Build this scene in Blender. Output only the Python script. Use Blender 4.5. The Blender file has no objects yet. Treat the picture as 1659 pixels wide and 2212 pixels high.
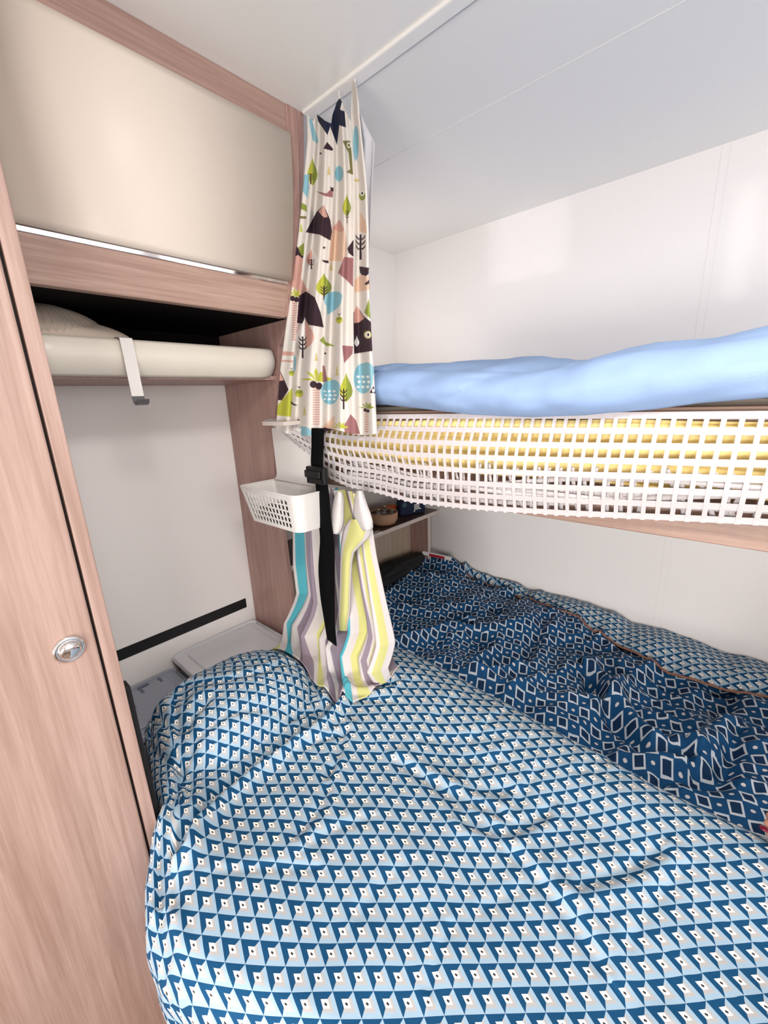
import bpy, bmesh, math
import numpy as np
from mathutils import Matrix, Vector

C = bpy.context.scene.collection
SC = bpy.context.scene

# ------------------------------------------------------------------ camera
ROT = np.array([[0.66391402, 0.22032682, -0.71461477],
                [-0.74679468, 0.14559023, -0.6489231],
                [-0.03893424, 0.96449965, 0.26119829]])
EYE = np.array([0.0, 0.0, 1.4])
cam_data = bpy.data.cameras.new('camera')
cam_data.sensor_fit = 'HORIZONTAL'
cam_data.sensor_width = 36.0
cam_data.lens = 36.0 * 900.0 / 1659.0
cam_data.clip_start = 0.02
cam = bpy.data.objects.new('camera', cam_data)
C.objects.link(cam)
m = Matrix([list(ROT[i]) + [EYE[i]] for i in range(3)] + [[0, 0, 0, 1]])
cam.matrix_world = m
SC.camera = cam

# ------------------------------------------------------------------ world, exposure, lights
SC.view_settings.view_transform = 'Standard'
SC.view_settings.look = 'None'
SC.view_settings.exposure = 0.40
SC.view_settings.gamma = 1.0
SC.view_settings.use_curve_mapping = False
world = bpy.data.worlds.new('world')
SC.world = world
world.use_nodes = True
world.node_tree.nodes['Background'].inputs[0].default_value = (0.9, 0.95, 1.0, 1)
world.node_tree.nodes['Background'].inputs[1].default_value = 1.0


def area(name, loc, target, sx, sy, power, col):
    d = bpy.data.lights.new(name, 'AREA')
    d.shape = 'RECTANGLE'
    d.size = sx
    d.size_y = sy
    d.energy = power
    d.color = col
    o = bpy.data.objects.new(name, d)
    o.location = loc
    o.rotation_euler = (Vector(target) - Vector(loc)).to_track_quat('-Z', 'Y').to_euler()
    C.objects.link(o)
    return o


# daylight of the windows behind the photographer, and the ceiling light of the gangway, plus two added fills
area('window_light', (0.35, -1.70, 1.45), (0.6, 1.0, 1.55), 1.9, 0.75, 13.0, (1.0, 0.965, 0.95))
area('side_window_light', (-1.15, -0.65, 1.25), (0.3, 1.2, 1.10), 1.0, 0.6, 18.0, (1.0, 0.97, 0.95))
area('ceiling_lamp_light', (0.10, -0.10, 1.94), (0.12, -0.05, 0.0), 0.30, 0.30, 7.5, (1.0, 0.95, 0.92))
area('bunk_fill_light', (1.38, -1.0, 1.62), (0.95, 0.4, 1.80), 0.5, 0.4, 0.5, (1.0, 0.97, 0.95))  # added fill aimed upward to lighten the ceiling above the bunk, no window there
area('bunk_reading_light', (1.02, 1.10, 1.60), (1.25, 0.9, 1.65), 0.12, 0.12, 0.55, (1.0, 0.93, 0.90))
area('under_bunk_fill_light', (-1.15, 0.02, 0.92), (1.46, 0.42, 0.80), 0.6, 0.40, 4.4, (1.0, 0.98, 0.97)).data.spread = math.radians(95)  # added low fill that brightens the wall under the bunk, no window there
# thin shafts of sun that reach the right wall
for nm, loc, tg, w_, h_, pw in (('sun_shaft', (0.60, -1.0, 1.50), (1.4607, 0.655, 1.84), 0.115, 0.27, 0.018), ('sun_shaft', (0.50, -1.0, 1.50), (1.4607, 0.105, 1.68), 0.032, 0.36, 0.0034)):
    o_s = area(nm, loc, tg, w_, h_, pw, (0.97, 1.0, 0.96))
    o_s.data.spread = math.radians(1.2)


def at(u, v, ax, val):
    """point on the plane axis=val that the photograph shows at pixel u, v"""
    r = ROT @ np.array([u - 829.5, 1106.0 - v, -900.0])
    k = (val - EYE[ax]) / r[ax]
    return EYE + r * k


# ------------------------------------------------------------------ material helpers
def srgb(r, g, b):
    f = lambda c: (c / 255.0 / 12.92) if c / 255.0 <= 0.04045 else ((c / 255.0 + 0.055) / 1.055) ** 2.4
    return (f(r), f(g), f(b), 1.0)


def new_mat(name):
    mt = bpy.data.materials.new(name)
    mt.use_nodes = True
    nt = mt.node_tree
    return mt, nt, nt.nodes['Principled BSDF']


def plain(name, col, rough=0.6, metal=0.0, noise=0.03, nscale=60.0, bump=0.0, bscale=300.0, spec=0.5, **kw):
    mt, nt, p = new_mat(name)
    tc = nt.nodes.new('ShaderNodeTexCoord')
    n = nt.nodes.new('ShaderNodeTexNoise')
    n.inputs['Scale'].default_value = nscale
    n.inputs['Detail'].default_value = 3
    nt.links.new(tc.outputs['Object'], n.inputs['Vector'])
    mx = nt.nodes.new('ShaderNodeMix')
    mx.data_type = 'RGBA'
    mx.inputs[6].default_value = tuple(c * (1 - noise) for c in col[:3]) + (1,)
    mx.inputs[7].default_value = tuple(min(1, c * (1 + noise)) for c in col[:3]) + (1,)
    nt.links.new(n.outputs['Fac'], mx.inputs[0])
    nt.links.new(mx.outputs[2], p.inputs['Base Color'])
    p.inputs['Roughness'].default_value = rough
    p.inputs['Metallic'].default_value = metal
    p.inputs['Specular IOR Level'].default_value = spec
    for k, v in kw.items():
        p.inputs[k.replace('_', ' ')].default_value = v
    if bump:
        n2 = nt.nodes.new('ShaderNodeTexNoise')
        n2.inputs['Scale'].default_value = bscale
        nt.links.new(tc.outputs['Object'], n2.inputs['Vector'])
        b = nt.nodes.new('ShaderNodeBump')
        b.inputs['Strength'].default_value = bump
        b.inputs['Distance'].default_value = 0.001
        nt.links.new(n2.outputs['Fac'], b.inputs['Height'])
        nt.links.new(b.outputs['Normal'], p.inputs['Normal'])
    return mt


def wood(name, c1, c2, axis, rough=0.45):
    """fine straight grain running along axis 0, 1 or 2"""
    mt, nt, p = new_mat(name)
    tc = nt.nodes.new('ShaderNodeTexCoord')
    mp = nt.nodes.new('ShaderNodeMapping')
    s = [150.0, 150.0, 150.0]
    s[axis] = 5.0
    mp.inputs['Scale'].default_value = s
    nt.links.new(tc.outputs['Object'], mp.inputs['Vector'])
    n = nt.nodes.new('ShaderNodeTexNoise')
    n.inputs['Scale'].default_value = 1.0
    n.inputs['Detail'].default_value = 4
    n.inputs['Roughness'].default_value = 0.65
    nt.links.new(mp.outputs[0], n.inputs['Vector'])
    mp2 = nt.nodes.new('ShaderNodeMapping')
    s2 = [26.0, 26.0, 26.0]
    s2[axis] = 1.6
    mp2.inputs['Scale'].default_value = s2
    nt.links.new(tc.outputs['Object'], mp2.inputs['Vector'])
    n2 = nt.nodes.new('ShaderNodeTexNoise')
    n2.inputs['Scale'].default_value = 1.0
    n2.inputs['Detail'].default_value = 3
    n2.inputs['Distortion'].default_value = 0.6
    nt.links.new(mp2.outputs[0], n2.inputs['Vector'])
    a = nt.nodes.new('ShaderNodeMath')
    a.operation = 'MULTIPLY_ADD'
    nt.links.new(n.outputs['Fac'], a.inputs[0])
    a.inputs[1].default_value = 0.65
    b = nt.nodes.new('ShaderNodeMath')
    b.operation = 'MULTIPLY'
    nt.links.new(n2.outputs['Fac'], b.inputs[0])
    b.inputs[1].default_value = 0.35
    nt.links.new(b.outputs[0], a.inputs[2])
    r = nt.nodes.new('ShaderNodeValToRGB')
    r.color_ramp.elements[0].position = 0.36
    r.color_ramp.elements[0].color = c1
    r.color_ramp.elements[1].position = 0.62
    r.color_ramp.elements[1].color = c2
    nt.links.new(a.outputs[0], r.inputs[0])
    nt.links.new(r.outputs[0], p.inputs['Base Color'])
    p.inputs['Roughness'].default_value = rough
    bp = nt.nodes.new('ShaderNodeBump')
    bp.inputs['Strength'].default_value = 0.15
    bp.inputs['Distance'].default_value = 0.001
    nt.links.new(n.outputs['Fac'], bp.inputs['Height'])
    nt.links.new(bp.outputs['Normal'], p.inputs['Normal'])
    return mt


class NB:
    """tiny math-node builder"""
    def __init__(self, nt):
        self.nt = nt

    def m(self, op, a, b=None, c=None):
        n = self.nt.nodes.new('ShaderNodeMath')
        n.operation = op
        for i, x in enumerate((a, b, c)):
            if x is None:
                continue
            if isinstance(x, (int, float)):
                n.inputs[i].default_value = x
            else:
                self.nt.links.new(x, n.inputs[i])
        return n.outputs[0]

    def mix(self, f, a, b):
        n = self.nt.nodes.new('ShaderNodeMix')
        n.data_type = 'RGBA'
        for i, x in ((0, f), (6, a), (7, b)):
            if isinstance(x, (int, float, tuple)):
                n.inputs[i].default_value = x
            else:
                self.nt.links.new(x, n.inputs[i])
        return n.outputs[2]


def weave(nt, p, scale=900.0, strength=0.25):
    tc = nt.nodes.new('ShaderNodeTexCoord')
    n = nt.nodes.new('ShaderNodeTexNoise')
    n.inputs['Scale'].default_value = scale
    nt.links.new(tc.outputs['Object'], n.inputs['Vector'])
    b = nt.nodes.new('ShaderNodeBump')
    b.inputs['Strength'].default_value = strength
    b.inputs['Distance'].default_value = 0.0006
    nt.links.new(n.outputs['Fac'], b.inputs['Height'])
    nt.links.new(b.outputs['Normal'], p.inputs['Normal'])


def light_pattern(name):
    mt, nt, p = new_mat(name)
    q = NB(nt)
    uv = nt.nodes.new('ShaderNodeUVMap')
    uv.uv_map = 'UVMap'
    sp = nt.nodes.new('ShaderNodeSeparateXYZ')
    nt.links.new(uv.outputs[0], sp.inputs[0])
    a = q.m('FRACT', sp.outputs[0])
    b = q.m('FRACT', sp.outputs[1])
    cx, cy, w, h = 0.48, 0.45, 0.165, 0.17
    dl = q.m('DIVIDE', q.m('SUBTRACT', cx - w, a), cx - w)
    dt = q.m('DIVIDE', q.m('SUBTRACT', cy - h, b), cy - h)
    dr = q.m('DIVIDE', q.m('SUBTRACT', a, cx + w), 1 - cx - w)
    db = q.m('DIVIDE', q.m('SUBTRACT', b, cy + h), 1 - cy - h)
    dark = q.m('MAXIMUM', dl, dt)
    lite = q.m('MAXIMUM', dr, db)
    isdark = q.m('GREATER_THAN', dark, lite)
    anyf = q.m('MAXIMUM', dark, lite)
    inner = q.m('LESS_THAN', anyf, 0.0)
    lf = q.m('MULTIPLY', q.m('SUBTRACT', lite, 0.28), 4.0)
    lf = q.m('MINIMUM', q.m('MAXIMUM', lf, 0.0), 1.0)
    lcol = q.mix(lf, srgb(182, 180, 179), srgb(158, 186, 206))
    face = q.mix(isdark, lcol, srgb(12, 72, 112))
    da = q.m('ABSOLUTE', q.m('SUBTRACT', a, cx + 0.01))
    dbb = q.m('ABSOLUTE', q.m('SUBTRACT', b, cy + 0.02))
    dot = q.m('LESS_THAN', q.m('ADD', da, dbb), 0.08)
    icol = q.mix(dot, srgb(250, 248, 240), srgb(50, 48, 50))
    col = q.mix(inner, face, icol)
    nt.links.new(col, p.inputs['Base Color'])
    p.inputs['Roughness'].default_value = 0.85
    p.inputs['Specular IOR Level'].default_value = 0.25
    weave(nt, p)
    return mt


def dark_pattern(name):
    mt, nt, p = new_mat(name)
    q = NB(nt)
    uv = nt.nodes.new('ShaderNodeUVMap')
    uv.uv_map = 'UVMap'
    sp = nt.nodes.new('ShaderNodeSeparateXYZ')
    nt.links.new(uv.outputs[0], sp.inputs[0])
    fu, fv = q.m('FLOOR', sp.outputs[0]), q.m('FLOOR', sp.outputs[1])
    par = q.m('GREATER_THAN', q.m('FRACT', q.m('MULTIPLY', q.m('ADD', fu, fv), 0.5)), 0.25)
    a = q.m('SUBTRACT', q.m('FRACT', sp.outputs[0]), 0.5)
    b = q.m('SUBTRACT', q.m('FRACT', sp.outputs[1]), 0.5)
    d = q.m('MAXIMUM', q.m('ABSOLUTE', a), q.m('ABSOLUTE', b))
    ring = q.m('MULTIPLY', q.m('GREATER_THAN', d, 0.32), q.m('LESS_THAN', d, 0.46))
    inn = q.m('LESS_THAN', d, 0.32)
    r = q.m('SQRT', q.m('ADD', q.m('MULTIPLY', a, a), q.m('MULTIPLY', q.m('MULTIPLY', b, b), 2.2)))
    dot = q.m('LESS_THAN', r, 0.16)
    base = srgb(17, 74, 120)
    sq = q.mix(ring, base, srgb(205, 214, 222))
    sq = q.mix(inn, sq, srgb(14, 48, 84))
    ot = q.mix(dot, base, srgb(215, 210, 208))
    col = q.mix(par, ot, sq)
    nt.links.new(col, p.inputs['Base Color'])
    p.inputs['Roughness'].default_value = 0.8
    p.inputs['Specular IOR Level'].default_value = 0.25
    weave(nt, p)
    return mt


def stripes(name, bands):
    mt, nt, p = new_mat(name)
    uv = nt.nodes.new('ShaderNodeUVMap')
    uv.uv_map = 'UVMap'
    sp = nt.nodes.new('ShaderNodeSeparateXYZ')
    nt.links.new(uv.outputs[0], sp.inputs[0])
    r = nt.nodes.new('ShaderNodeValToRGB')
    r.color_ramp.interpolation = 'CONSTANT'
    els = r.color_ramp.elements
    els[0].position, els[0].color = 0.0, bands[0][1]
    els[1].position, els[1].color = bands[1][0], bands[1][1]
    for pos, col in bands[2:]:
        e = els.new(pos)
        e.color = col
    nt.links.new(sp.outputs[0], r.inputs[0])
    nt.links.new(r.outputs[0], p.inputs['Base Color'])
    p.inputs['Roughness'].default_value = 0.95
    p.inputs['Specular IOR Level'].default_value = 0.15
    weave(nt, p, 1400.0, 0.5)
    return mt


def attr_mat(name, rough=0.85):
    mt, nt, p = new_mat(name)
    a = nt.nodes.new('ShaderNodeAttribute')
    a.attribute_name = 'print'
    nt.links.new(a.outputs['Color'], p.inputs['Base Color'])
    p.inputs['Roughness'].default_value = rough
    p.inputs['Specular IOR Level'].default_value = 0.2
    return mt


M = {}
WA, WB = srgb(158, 128, 114), srgb(190, 161, 147)
M['wood_x'] = wood('pale oak, grain across', WA, WB, 0)
M['wood_y'] = wood('pale oak, grain along bunk', srgb(138, 110, 96), srgb(168, 138, 122), 1)
M['wood_z'] = wood('pale oak, upright grain', srgb(150, 121, 109), srgb(177, 149, 138), 2)
M['wood_side'] = wood('rose oak, upright grain', srgb(150, 116, 108), srgb(178, 144, 134), 2)
M['wood_light'] = wood('light oak panel', srgb(176, 158, 138), srgb(206, 190, 170), 2)
M['wood_frame'] = wood('rose oak frame', srgb(150, 118, 108), srgb(176, 146, 134), 0)
M['wood_dark'] = wood('dark shelf laminate', srgb(62, 44, 38), srgb(90, 66, 56), 0, 0.35)
M['locker_shade'] = plain('unlit locker lining', srgb(20, 15, 17), 0.9, spec=0.1)  # near-black colour carries the shade inside the open locker shelf
M['wall'] = plain('white wall laminate', srgb(243, 239, 236), 0.4, noise=0.01, spec=0.4)
M['ceiling'] = plain('white ceiling laminate', srgb(243, 241, 236), 0.35, noise=0.01, spec=0.4)
M['floor'] = wood('floor vinyl', srgb(120, 100, 86), srgb(150, 128, 110), 1)
M['cream'] = plain('cream gloss locker door', srgb(214, 202, 190), 0.32, noise=0.01, spec=0.2)
M['lip'] = plain('cream plastic shelf lip', srgb(222, 215, 202), 0.35, noise=0.01)
M['white_plastic'] = plain('white plastic', srgb(222, 218, 214), 0.35, noise=0.01)
M['edge'] = plain('pale edging', srgb(214, 202, 194), 0.5)
M['chrome'] = plain('chrome', (0.85, 0.82, 0.82, 1), 0.08, 1.0, noise=0.0)
M['seal'] = plain('black seal', srgb(14, 10, 12), 0.7)
M['black'] = plain('black webbing', srgb(6, 6, 7), 0.9, bump=0.5, bscale=900, spec=0.1)
M['black_plastic'] = plain('black plastic', srgb(10, 10, 12), 0.35)
M['tape'] = plain('black stripe', srgb(12, 12, 16), 0.5)
M['navy'] = plain('dark blue fabric casing', srgb(16, 34, 66), 0.8, bump=0.4)
M['orange'] = plain('orange plastic', srgb(196, 84, 22), 0.5)
M['clay'] = plain('beige stoneware', srgb(190, 148, 118), 0.7, bump=0.2)
M['dark_glaze'] = plain('dark glaze', srgb(26, 16, 16), 0.2)
M['gold'] = plain('brass', (0.7, 0.55, 0.3, 1), 0.25, 1.0)
M['glass'] = plain('clear glass', (0.9, 0.88, 0.84, 1), 0.05, Transmission_Weight=0.9, IOR=1.45)
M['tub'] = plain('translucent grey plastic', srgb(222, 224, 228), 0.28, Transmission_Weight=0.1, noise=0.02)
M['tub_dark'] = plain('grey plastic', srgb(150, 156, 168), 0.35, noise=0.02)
M['tub_mark'] = plain('dark plastic slot', srgb(92, 98, 114), 0.4)
M['blue'] = plain('pale blue cotton', srgb(146, 172, 210), 0.85, noise=0.02, nscale=20, bump=0.3, bscale=500, spec=0.2)
M['white_cloth'] = plain('white cotton', srgb(232, 232, 238), 0.9, bump=0.3)
M['yellow'] = plain('yellow cotton', srgb(244, 220, 150), 0.9, noise=0.05, bump=0.3)
M['beige'] = plain('beige mattress cover', srgb(206, 190, 172), 0.9, bump=0.3)
M['net'] = plain('white net webbing', srgb(202, 195, 195), 0.7, noise=0.03, nscale=200, bump=0.6, bscale=700)
M['knit'] = plain('cream knit', srgb(186, 172, 158), 0.95, bump=0.4)
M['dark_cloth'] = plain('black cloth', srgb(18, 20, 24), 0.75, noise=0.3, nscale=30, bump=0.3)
M['mattress'] = plain('grey mattress', srgb(150, 150, 150), 0.9)
M['piping'] = plain('orange brown piping', srgb(150, 104, 84), 0.8)
M['red'] = plain('red print', srgb(176, 22, 50), 0.5)
M['paper'] = plain('white card', srgb(238, 234, 232), 0.6)
M['lining'] = plain('grey white curtain lining', srgb(206, 204, 208), 0.9)
M['skin'] = plain('skin', srgb(196, 142, 118), 0.55, Subsurface_Weight=0.1)
M['nail'] = plain('dark red nail', srgb(110, 24, 48), 0.25)
M['duvet_light'] = light_pattern('light blue folded-square print cotton')
M['duvet_dark'] = dark_pattern('navy print cotton with outlined squares')
wh, ye, te, li, pi = srgb(206, 199, 197), srgb(202, 199, 130), srgb(86, 168, 180), srgb(146, 132, 144), srgb(196, 176, 184)
M['towel'] = stripes('striped terry', [
    (0, wh), (.03, ye), (.065, wh), (.115, te), (.17, wh), (.215, li), (.35, wh), (.385, ye), (.455, wh), (.50, li), (.56, wh),
    (.585, li), (.625, wh), (.65, te), (.715, wh), (.745, ye), (.80, wh), (.825, li), (.855, wh), (.87, ye), (.895, wh), (.915, pi), (.94, wh), (.955, ye), (.98, wh)])
M['fold'] = stripes('striped terry fold', [(0, wh), (.18, ye), (.80, wh)])


# ------------------------------------------------------------------ object helpers
def tag(o, label=None, cat=None, group=None, kind=None):
    if label: o['label'] = label
    if cat: o['category'] = cat
    if group: o['group'] = group
    if kind: o['kind'] = kind
    return o


WL = {}


def thing(name, loc, label, cat, group=None):
    o = bpy.data.objects.new(name, None)
    o.empty_display_size = 0.05
    o.location = loc
    C.objects.link(o)
    WL[o.name] = Vector(loc)
    return tag(o, label, cat, group)


def mesh(name, verts, faces, mat, parent=None, smooth=False, uvs=None, kind=None, origin=None):
    """verts in world coordinates"""
    verts = np.asarray(verts, dtype=float).reshape(-1, 3)
    if origin is None:
        origin = Vector(((verts[:, 0].min() + verts[:, 0].max()) / 2, (verts[:, 1].min() + verts[:, 1].max()) / 2, verts[:, 2].min()))
    me = bpy.data.meshes.new(name)
    me.from_pydata((verts - np.array(origin)).tolist(), [], [list(map(int, f)) for f in faces])
    me.update()
    if mat is not None:
        me.materials.append(mat)
    if smooth:
        me.polygons.foreach_set('use_smooth', [True] * len(me.polygons))
    if uvs is not None:
        ul = me.uv_layers.new(name='UVMap')
        li_ = np.empty(len(me.loops), dtype=np.int32)
        me.loops.foreach_get('vertex_index', li_)
        ul.data.foreach_set('uv', np.asarray(uvs)[li_].astype(np.float32).ravel())
    o = bpy.data.objects.new(name, me)
    C.objects.link(o)
    if parent is not None:
        o.parent = parent
        o.location = Vector(origin) - WL[parent.name]
    else:
        o.location = origin
    WL[o.name] = Vector(origin)
    if kind: o['kind'] = kind
    return o


class MB:
    def __init__(self):
        self.v, self.f = [], []

    def add(self, v, f):
        n = len(self.v)
        self.v += [tuple(p) for p in v]
        self.f += [[i + n for i in q] for q in f]
        return self

    def box(self, a, b):
        (x0, y0, z0), (x1, y1, z1) = a, b
        v = [(x0, y0, z0), (x1, y0, z0), (x1, y1, z0), (x0, y1, z0), (x0, y0, z1), (x1, y0, z1), (x1, y1, z1), (x0, y1, z1)]
        return self.add(v, [(3, 2, 1, 0), (4, 5, 6, 7), (0, 1, 5, 4), (1, 2, 6, 5), (2, 3, 7, 6), (3, 0, 4, 7)])

    def prism(self, poly, ax, a, b):
        """poly: 2d points in the plane of the other two axes, extruded from a to b along ax"""
        n = len(poly)
        def mk(p, t):
            q = list(p)
            q.insert(ax, t)
            return tuple(q)
        v = [mk(p, a) for p in poly] + [mk(p, b) for p in poly]
        f = [list(range(n))[::-1], list(range(n, 2 * n))]
        f += [(i, (i + 1) % n, (i + 1) % n + n, i + n) for i in range(n)]
        return self.add(v, f)

    def lathe(self, prof, c, n=32, axis=2):
        v, f = [], []
        for r, h in prof:
            for k in range(n):
                t = 2 * math.pi * k / n
                p = [r * math.cos(t), r * math.sin(t)]
                p.insert(axis, h)
                v.append((c[0] + p[0], c[1] + p[1], c[2] + p[2]))
        for i in range(len(prof) - 1):
            for k in range(n):
                f.append((i * n + k, i * n + (k + 1) % n, (i + 1) * n + (k + 1) % n, (i + 1) * n + k))
        f.append(list(range(n))[::-1])
        f.append([(len(prof) - 1) * n + k for k in range(n)])
        return self.add(v, f)

    def tube(self, pts, r, n=8):
        pts = [Vector(p) for p in pts]
        v, f = [], []
        for i, p in enumerate(pts):
            d = (pts[min(i + 1, len(pts) - 1)] - pts[max(i - 1, 0)]).normalized()
            up = Vector((0, 0, 1)) if abs(d.z) < 0.9 else Vector((1, 0, 0))
            a = d.cross(up).normalized()
            b = d.cross(a)
            rr = r[i] if hasattr(r, '__len__') else r
            for k in range(n):
                t = 2 * math.pi * k / n
                v.append(p + a * math.cos(t) * rr + b * math.sin(t) * rr)
        for i in range(len(pts) - 1):
            for k in range(n):
                f.append((i * n + k, i * n + (k + 1) % n, (i + 1) * n + (k + 1) % n, (i + 1) * n + k))
        f.append(list(range(n))[::-1])
        f.append([(len(pts) - 1) * n + k for k in range(n)])
        return self.add(v, f)

    def build(self, name, mat, parent=None, bevel=0.0, smooth=False, kind=None, segs=2):
        o = mesh(name, self.v, self.f, mat, parent, smooth, kind=kind)
        bm = bmesh.new()
        bm.from_mesh(o.data)
        bmesh.ops.recalc_face_normals(bm, faces=bm.faces)
        bm.to_mesh(o.data)
        bm.free()
        if bevel:
            md = o.modifiers.new('bevel', 'BEVEL')
            md.width = bevel
            md.segments = segs
            md.limit_method = 'ANGLE'
            md.angle_limit = math.radians(40)
        return o


def grid(name, X, Y, Z, mat, parent=None, U=None, V=None, thick=0.0, smooth=True, kind=None, flip=False, off=-1):
    n, k = X.shape
    v = np.stack([X, Y, Z], -1).reshape(-1, 3)
    idx = np.arange(n * k).reshape(n, k)
    f = np.stack([idx[:-1, :-1], idx[1:, :-1], idx[1:, 1:], idx[:-1, 1:]], -1).reshape(-1, 4)
    if flip:
        f = f[:, ::-1]
    uvs = None
    if U is not None:
        uvs = np.stack([U, V], -1).reshape(-1, 2)
    o = mesh(name, v, f.tolist(), mat, parent, smooth, uvs, kind)
    if thick:
        md = o.modifiers.new('thickness', 'SOLIDIFY')
        md.thickness = thick
        md.offset = off
    return o


def interp(x, xs, ys):
    o = np.argsort(xs)
    return np.interp(x, np.array(xs, float)[o], np.array(ys, float)[o])


RNG = np.random.RandomState(7)
TAB = RNG.rand(64, 64)


def vnoise(x, y):
    x = np.asarray(x, float); y = np.asarray(y, float)
    xi, yi = np.floor(x).astype(int), np.floor(y).astype(int)
    fx, fy = x - xi, y - yi
    fx = fx * fx * fx * (fx * (fx * 6 - 15) + 10); fy = fy * fy * fy * (fy * (fy * 6 - 15) + 10)
    g = lambda a, b: TAB[a % 64, b % 64]
    return (g(xi, yi) * (1 - fx) + g(xi + 1, yi) * fx) * (1 - fy) + (g(xi, yi + 1) * (1 - fx) + g(xi + 1, yi + 1) * fx) * fy - 0.5


def crease(x, y, pts, depth, width, lip=0.5):
    """valley along a polyline with a soft ridge beside it"""
    best = np.full(np.shape(x), 9.0)
    side = np.zeros(np.shape(x))
    for (ax, ay), (bx, by) in zip(pts[:-1], pts[1:]):
        dx, dy = bx - ax, by - ay
        L2 = dx * dx + dy * dy
        t = np.clip(((x - ax) * dx + (y - ay) * dy) / L2, 0, 1)
        px, py = x - ax - t * dx, y - ay - t * dy
        d = np.hypot(px, py)
        s = np.sign(dx * py - dy * px)
        side = np.where(d < best, s, side)
        best = np.minimum(best, d)
    q = best * side / width
    return -depth * np.exp(-q * q) + depth * lip * np.exp(-((q - 1.9) / 1.3) ** 2)


# ------------------------------------------------------------------ the room
X0, Y0, XP, ZC = 1.4607, 1.2153, 0.654, 1.9625
MB().box((-1.3, -1.9, -0.05), (X0 + 0.05, Y0 + 0.05, 0.0)).build('floor', M['floor'], kind='structure')
ce = MB().box((-1.3, -1.9, ZC), (X0 + 0.05, Y0 + 0.05, ZC + 0.05)).build('ceiling', M['ceiling'], kind='structure')
MB().box((X0, -1.9, 0), (X0 + 0.05, Y0 + 0.05, ZC)).build('wall_right', M['wall'], kind='structure')
MB().box((-1.3, Y0, 0), (X0, Y0 + 0.05, ZC)).build('wall_far', M['wall'], kind='structure')
MB().box((-1.35, -1.9, 0), (-1.3, Y0 + 0.05, ZC)).build('wall_left', M['wall'], kind='structure')
MB().box((-1.35, -1.95, 0), (X0 + 0.05, -1.9, ZC)).build('wall_near', M['wall'], kind='structure')
# joints of the wall and ceiling panels
sm = plain('panel joint', srgb(232, 228, 225), 0.5)
MB().box((X0 - 0.0004, 0.171, 0.6), (X0 + 0.001, 0.1722, ZC)).box((X0 - 0.0004, 0.154, 0.6), (X0 + 0.001, 0.1548, ZC)).build('trim_1', sm, kind='structure')
MB().box((0.9205, -0.5, ZC - 0.0008), (0.9215, Y0, ZC + 0.001)).build('trim_2', plain('ceiling joint', srgb(238, 235, 232), 0.5), kind='structure')
MB().box((0.662, -1.6, ZC - 0.006), (0.690, 0.78, ZC + 0.001)).build('trim_3', M['ceiling'], bevel=0.003, kind='structure')
MB().box((0.6895, -1.6, ZC - 0.0025), (0.6935, 0.78, ZC + 0.001)).build('trim_4', plain('track groove', srgb(176, 172, 182), 0.5), kind='structure')
# stripe printed on the far wall in the recess
s0, s1 = at(530, 1292, 1, Y0), at(530, 1312, 1, Y0)
tp = MB().box((0.10, Y0 - 0.0015, s1[2]), (s0[0], Y0 + 0.001, s0[2])).build('wall_stripe', M['tape'])
tag(tp, 'black horizontal stripe on the white wall of the recess above the plastic tubs', 'stripe')

# ------------------------------------------------------------------ wardrobe
YW = 0.70
xg0, xg1, xs = at(111.5, 1000, 1, YW)[0], at(119.5, 1000, 1, YW)[0], at(156, 1000, 1, YW)[0]
w = thing('wardrobe', (-0.1, 0.95, 0.0), 'tall pale oak wardrobe with one plain door at the left of the bed', 'wardrobe')
MB().box((xg1, YW, 0.0), (xs, Y0, ZC)).build('side_panel', M['wood_z'], w, bevel=0.0012)
MB().box((-0.62, YW + 0.022, 0.0), (xg1 - 0.001, Y0, ZC)).build('body', M['seal'], w)
d = MB().box((-0.60, YW - 0.002, 0.04), (xg0, YW + 0.018, 1.945)).build('door', M['wood_z'], w, bevel=0.003)
MB().box((xg0 + 0.0005, YW + 0.012, 0.02), (xg1 - 0.0005, YW + 0.0215, 1.95)).build('door_seal', M['seal'], w)
kx, kz = float(at(148, 1400, 1, YW)[0]), float(at(148, 1400, 1, YW)[2])
k = MB().lathe([(0.0195, 0.0), (0.0195, -0.003), (0.0165, -0.0055), (0.0145, -0.0045), (0.0135, -0.0045), (0.0128, -0.0085), (0.009, -0.011), (0.001, -0.012)], (kx, YW - 0.002, kz), 40, 1).build('push_knob', M['chrome'], d, smooth=True)
tag(k, 'round chrome push knob')
b = MB().box((xs, YW + 0.01, 0.62), (xs + 0.010, YW + 0.035, 0.965)).build('edge_strip', M['seal'], w, bevel=0.003)
tag(b, 'black rubber strip on the wardrobe edge')

# ------------------------------------------------------------------ overhead locker with open shelf
lk = thing('overhead_locker', (0.25, 1.0, 1.46), 'oak framed overhead locker with a glossy cream flap and open shelf below', 'locker')
XL = 0.145
MB().prism([(0.785, ZC), (0.787, 1.9125), (0.812, 1.9125), (0.812, ZC)], 0, XL, 0.627).build('top_rail', M['wood_frame'], lk, bevel=0.002)
st = [(0.783, ZC), (0.785, 1.91), (0.800, 1.78), (0.826, 1.655), (0.848, 1.59), (0.872, 1.59), (0.85, 1.655), (0.825, 1.78), (0.81, 1.91), (0.808, ZC)]
MB().prism(st, 0, 0.6265, XP).build('frame_stile', M['wood_side'], lk, bevel=0.002)
n, mm_ = 24, 2
zz = np.linspace(1.911, 1.659, n)
tt = (1.911 - zz) / (1.911 - 1.659)
yy = 0.7905 + 0.0375 * tt - 0.012 * np.sin(math.pi * tt) * 0.6
X = np.repeat(np.array([[XL, 0.6255]]), n, 0); Y = np.repeat(yy[:, None], 2, 1); Z = np.repeat(zz[:, None], 2, 1)
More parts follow.
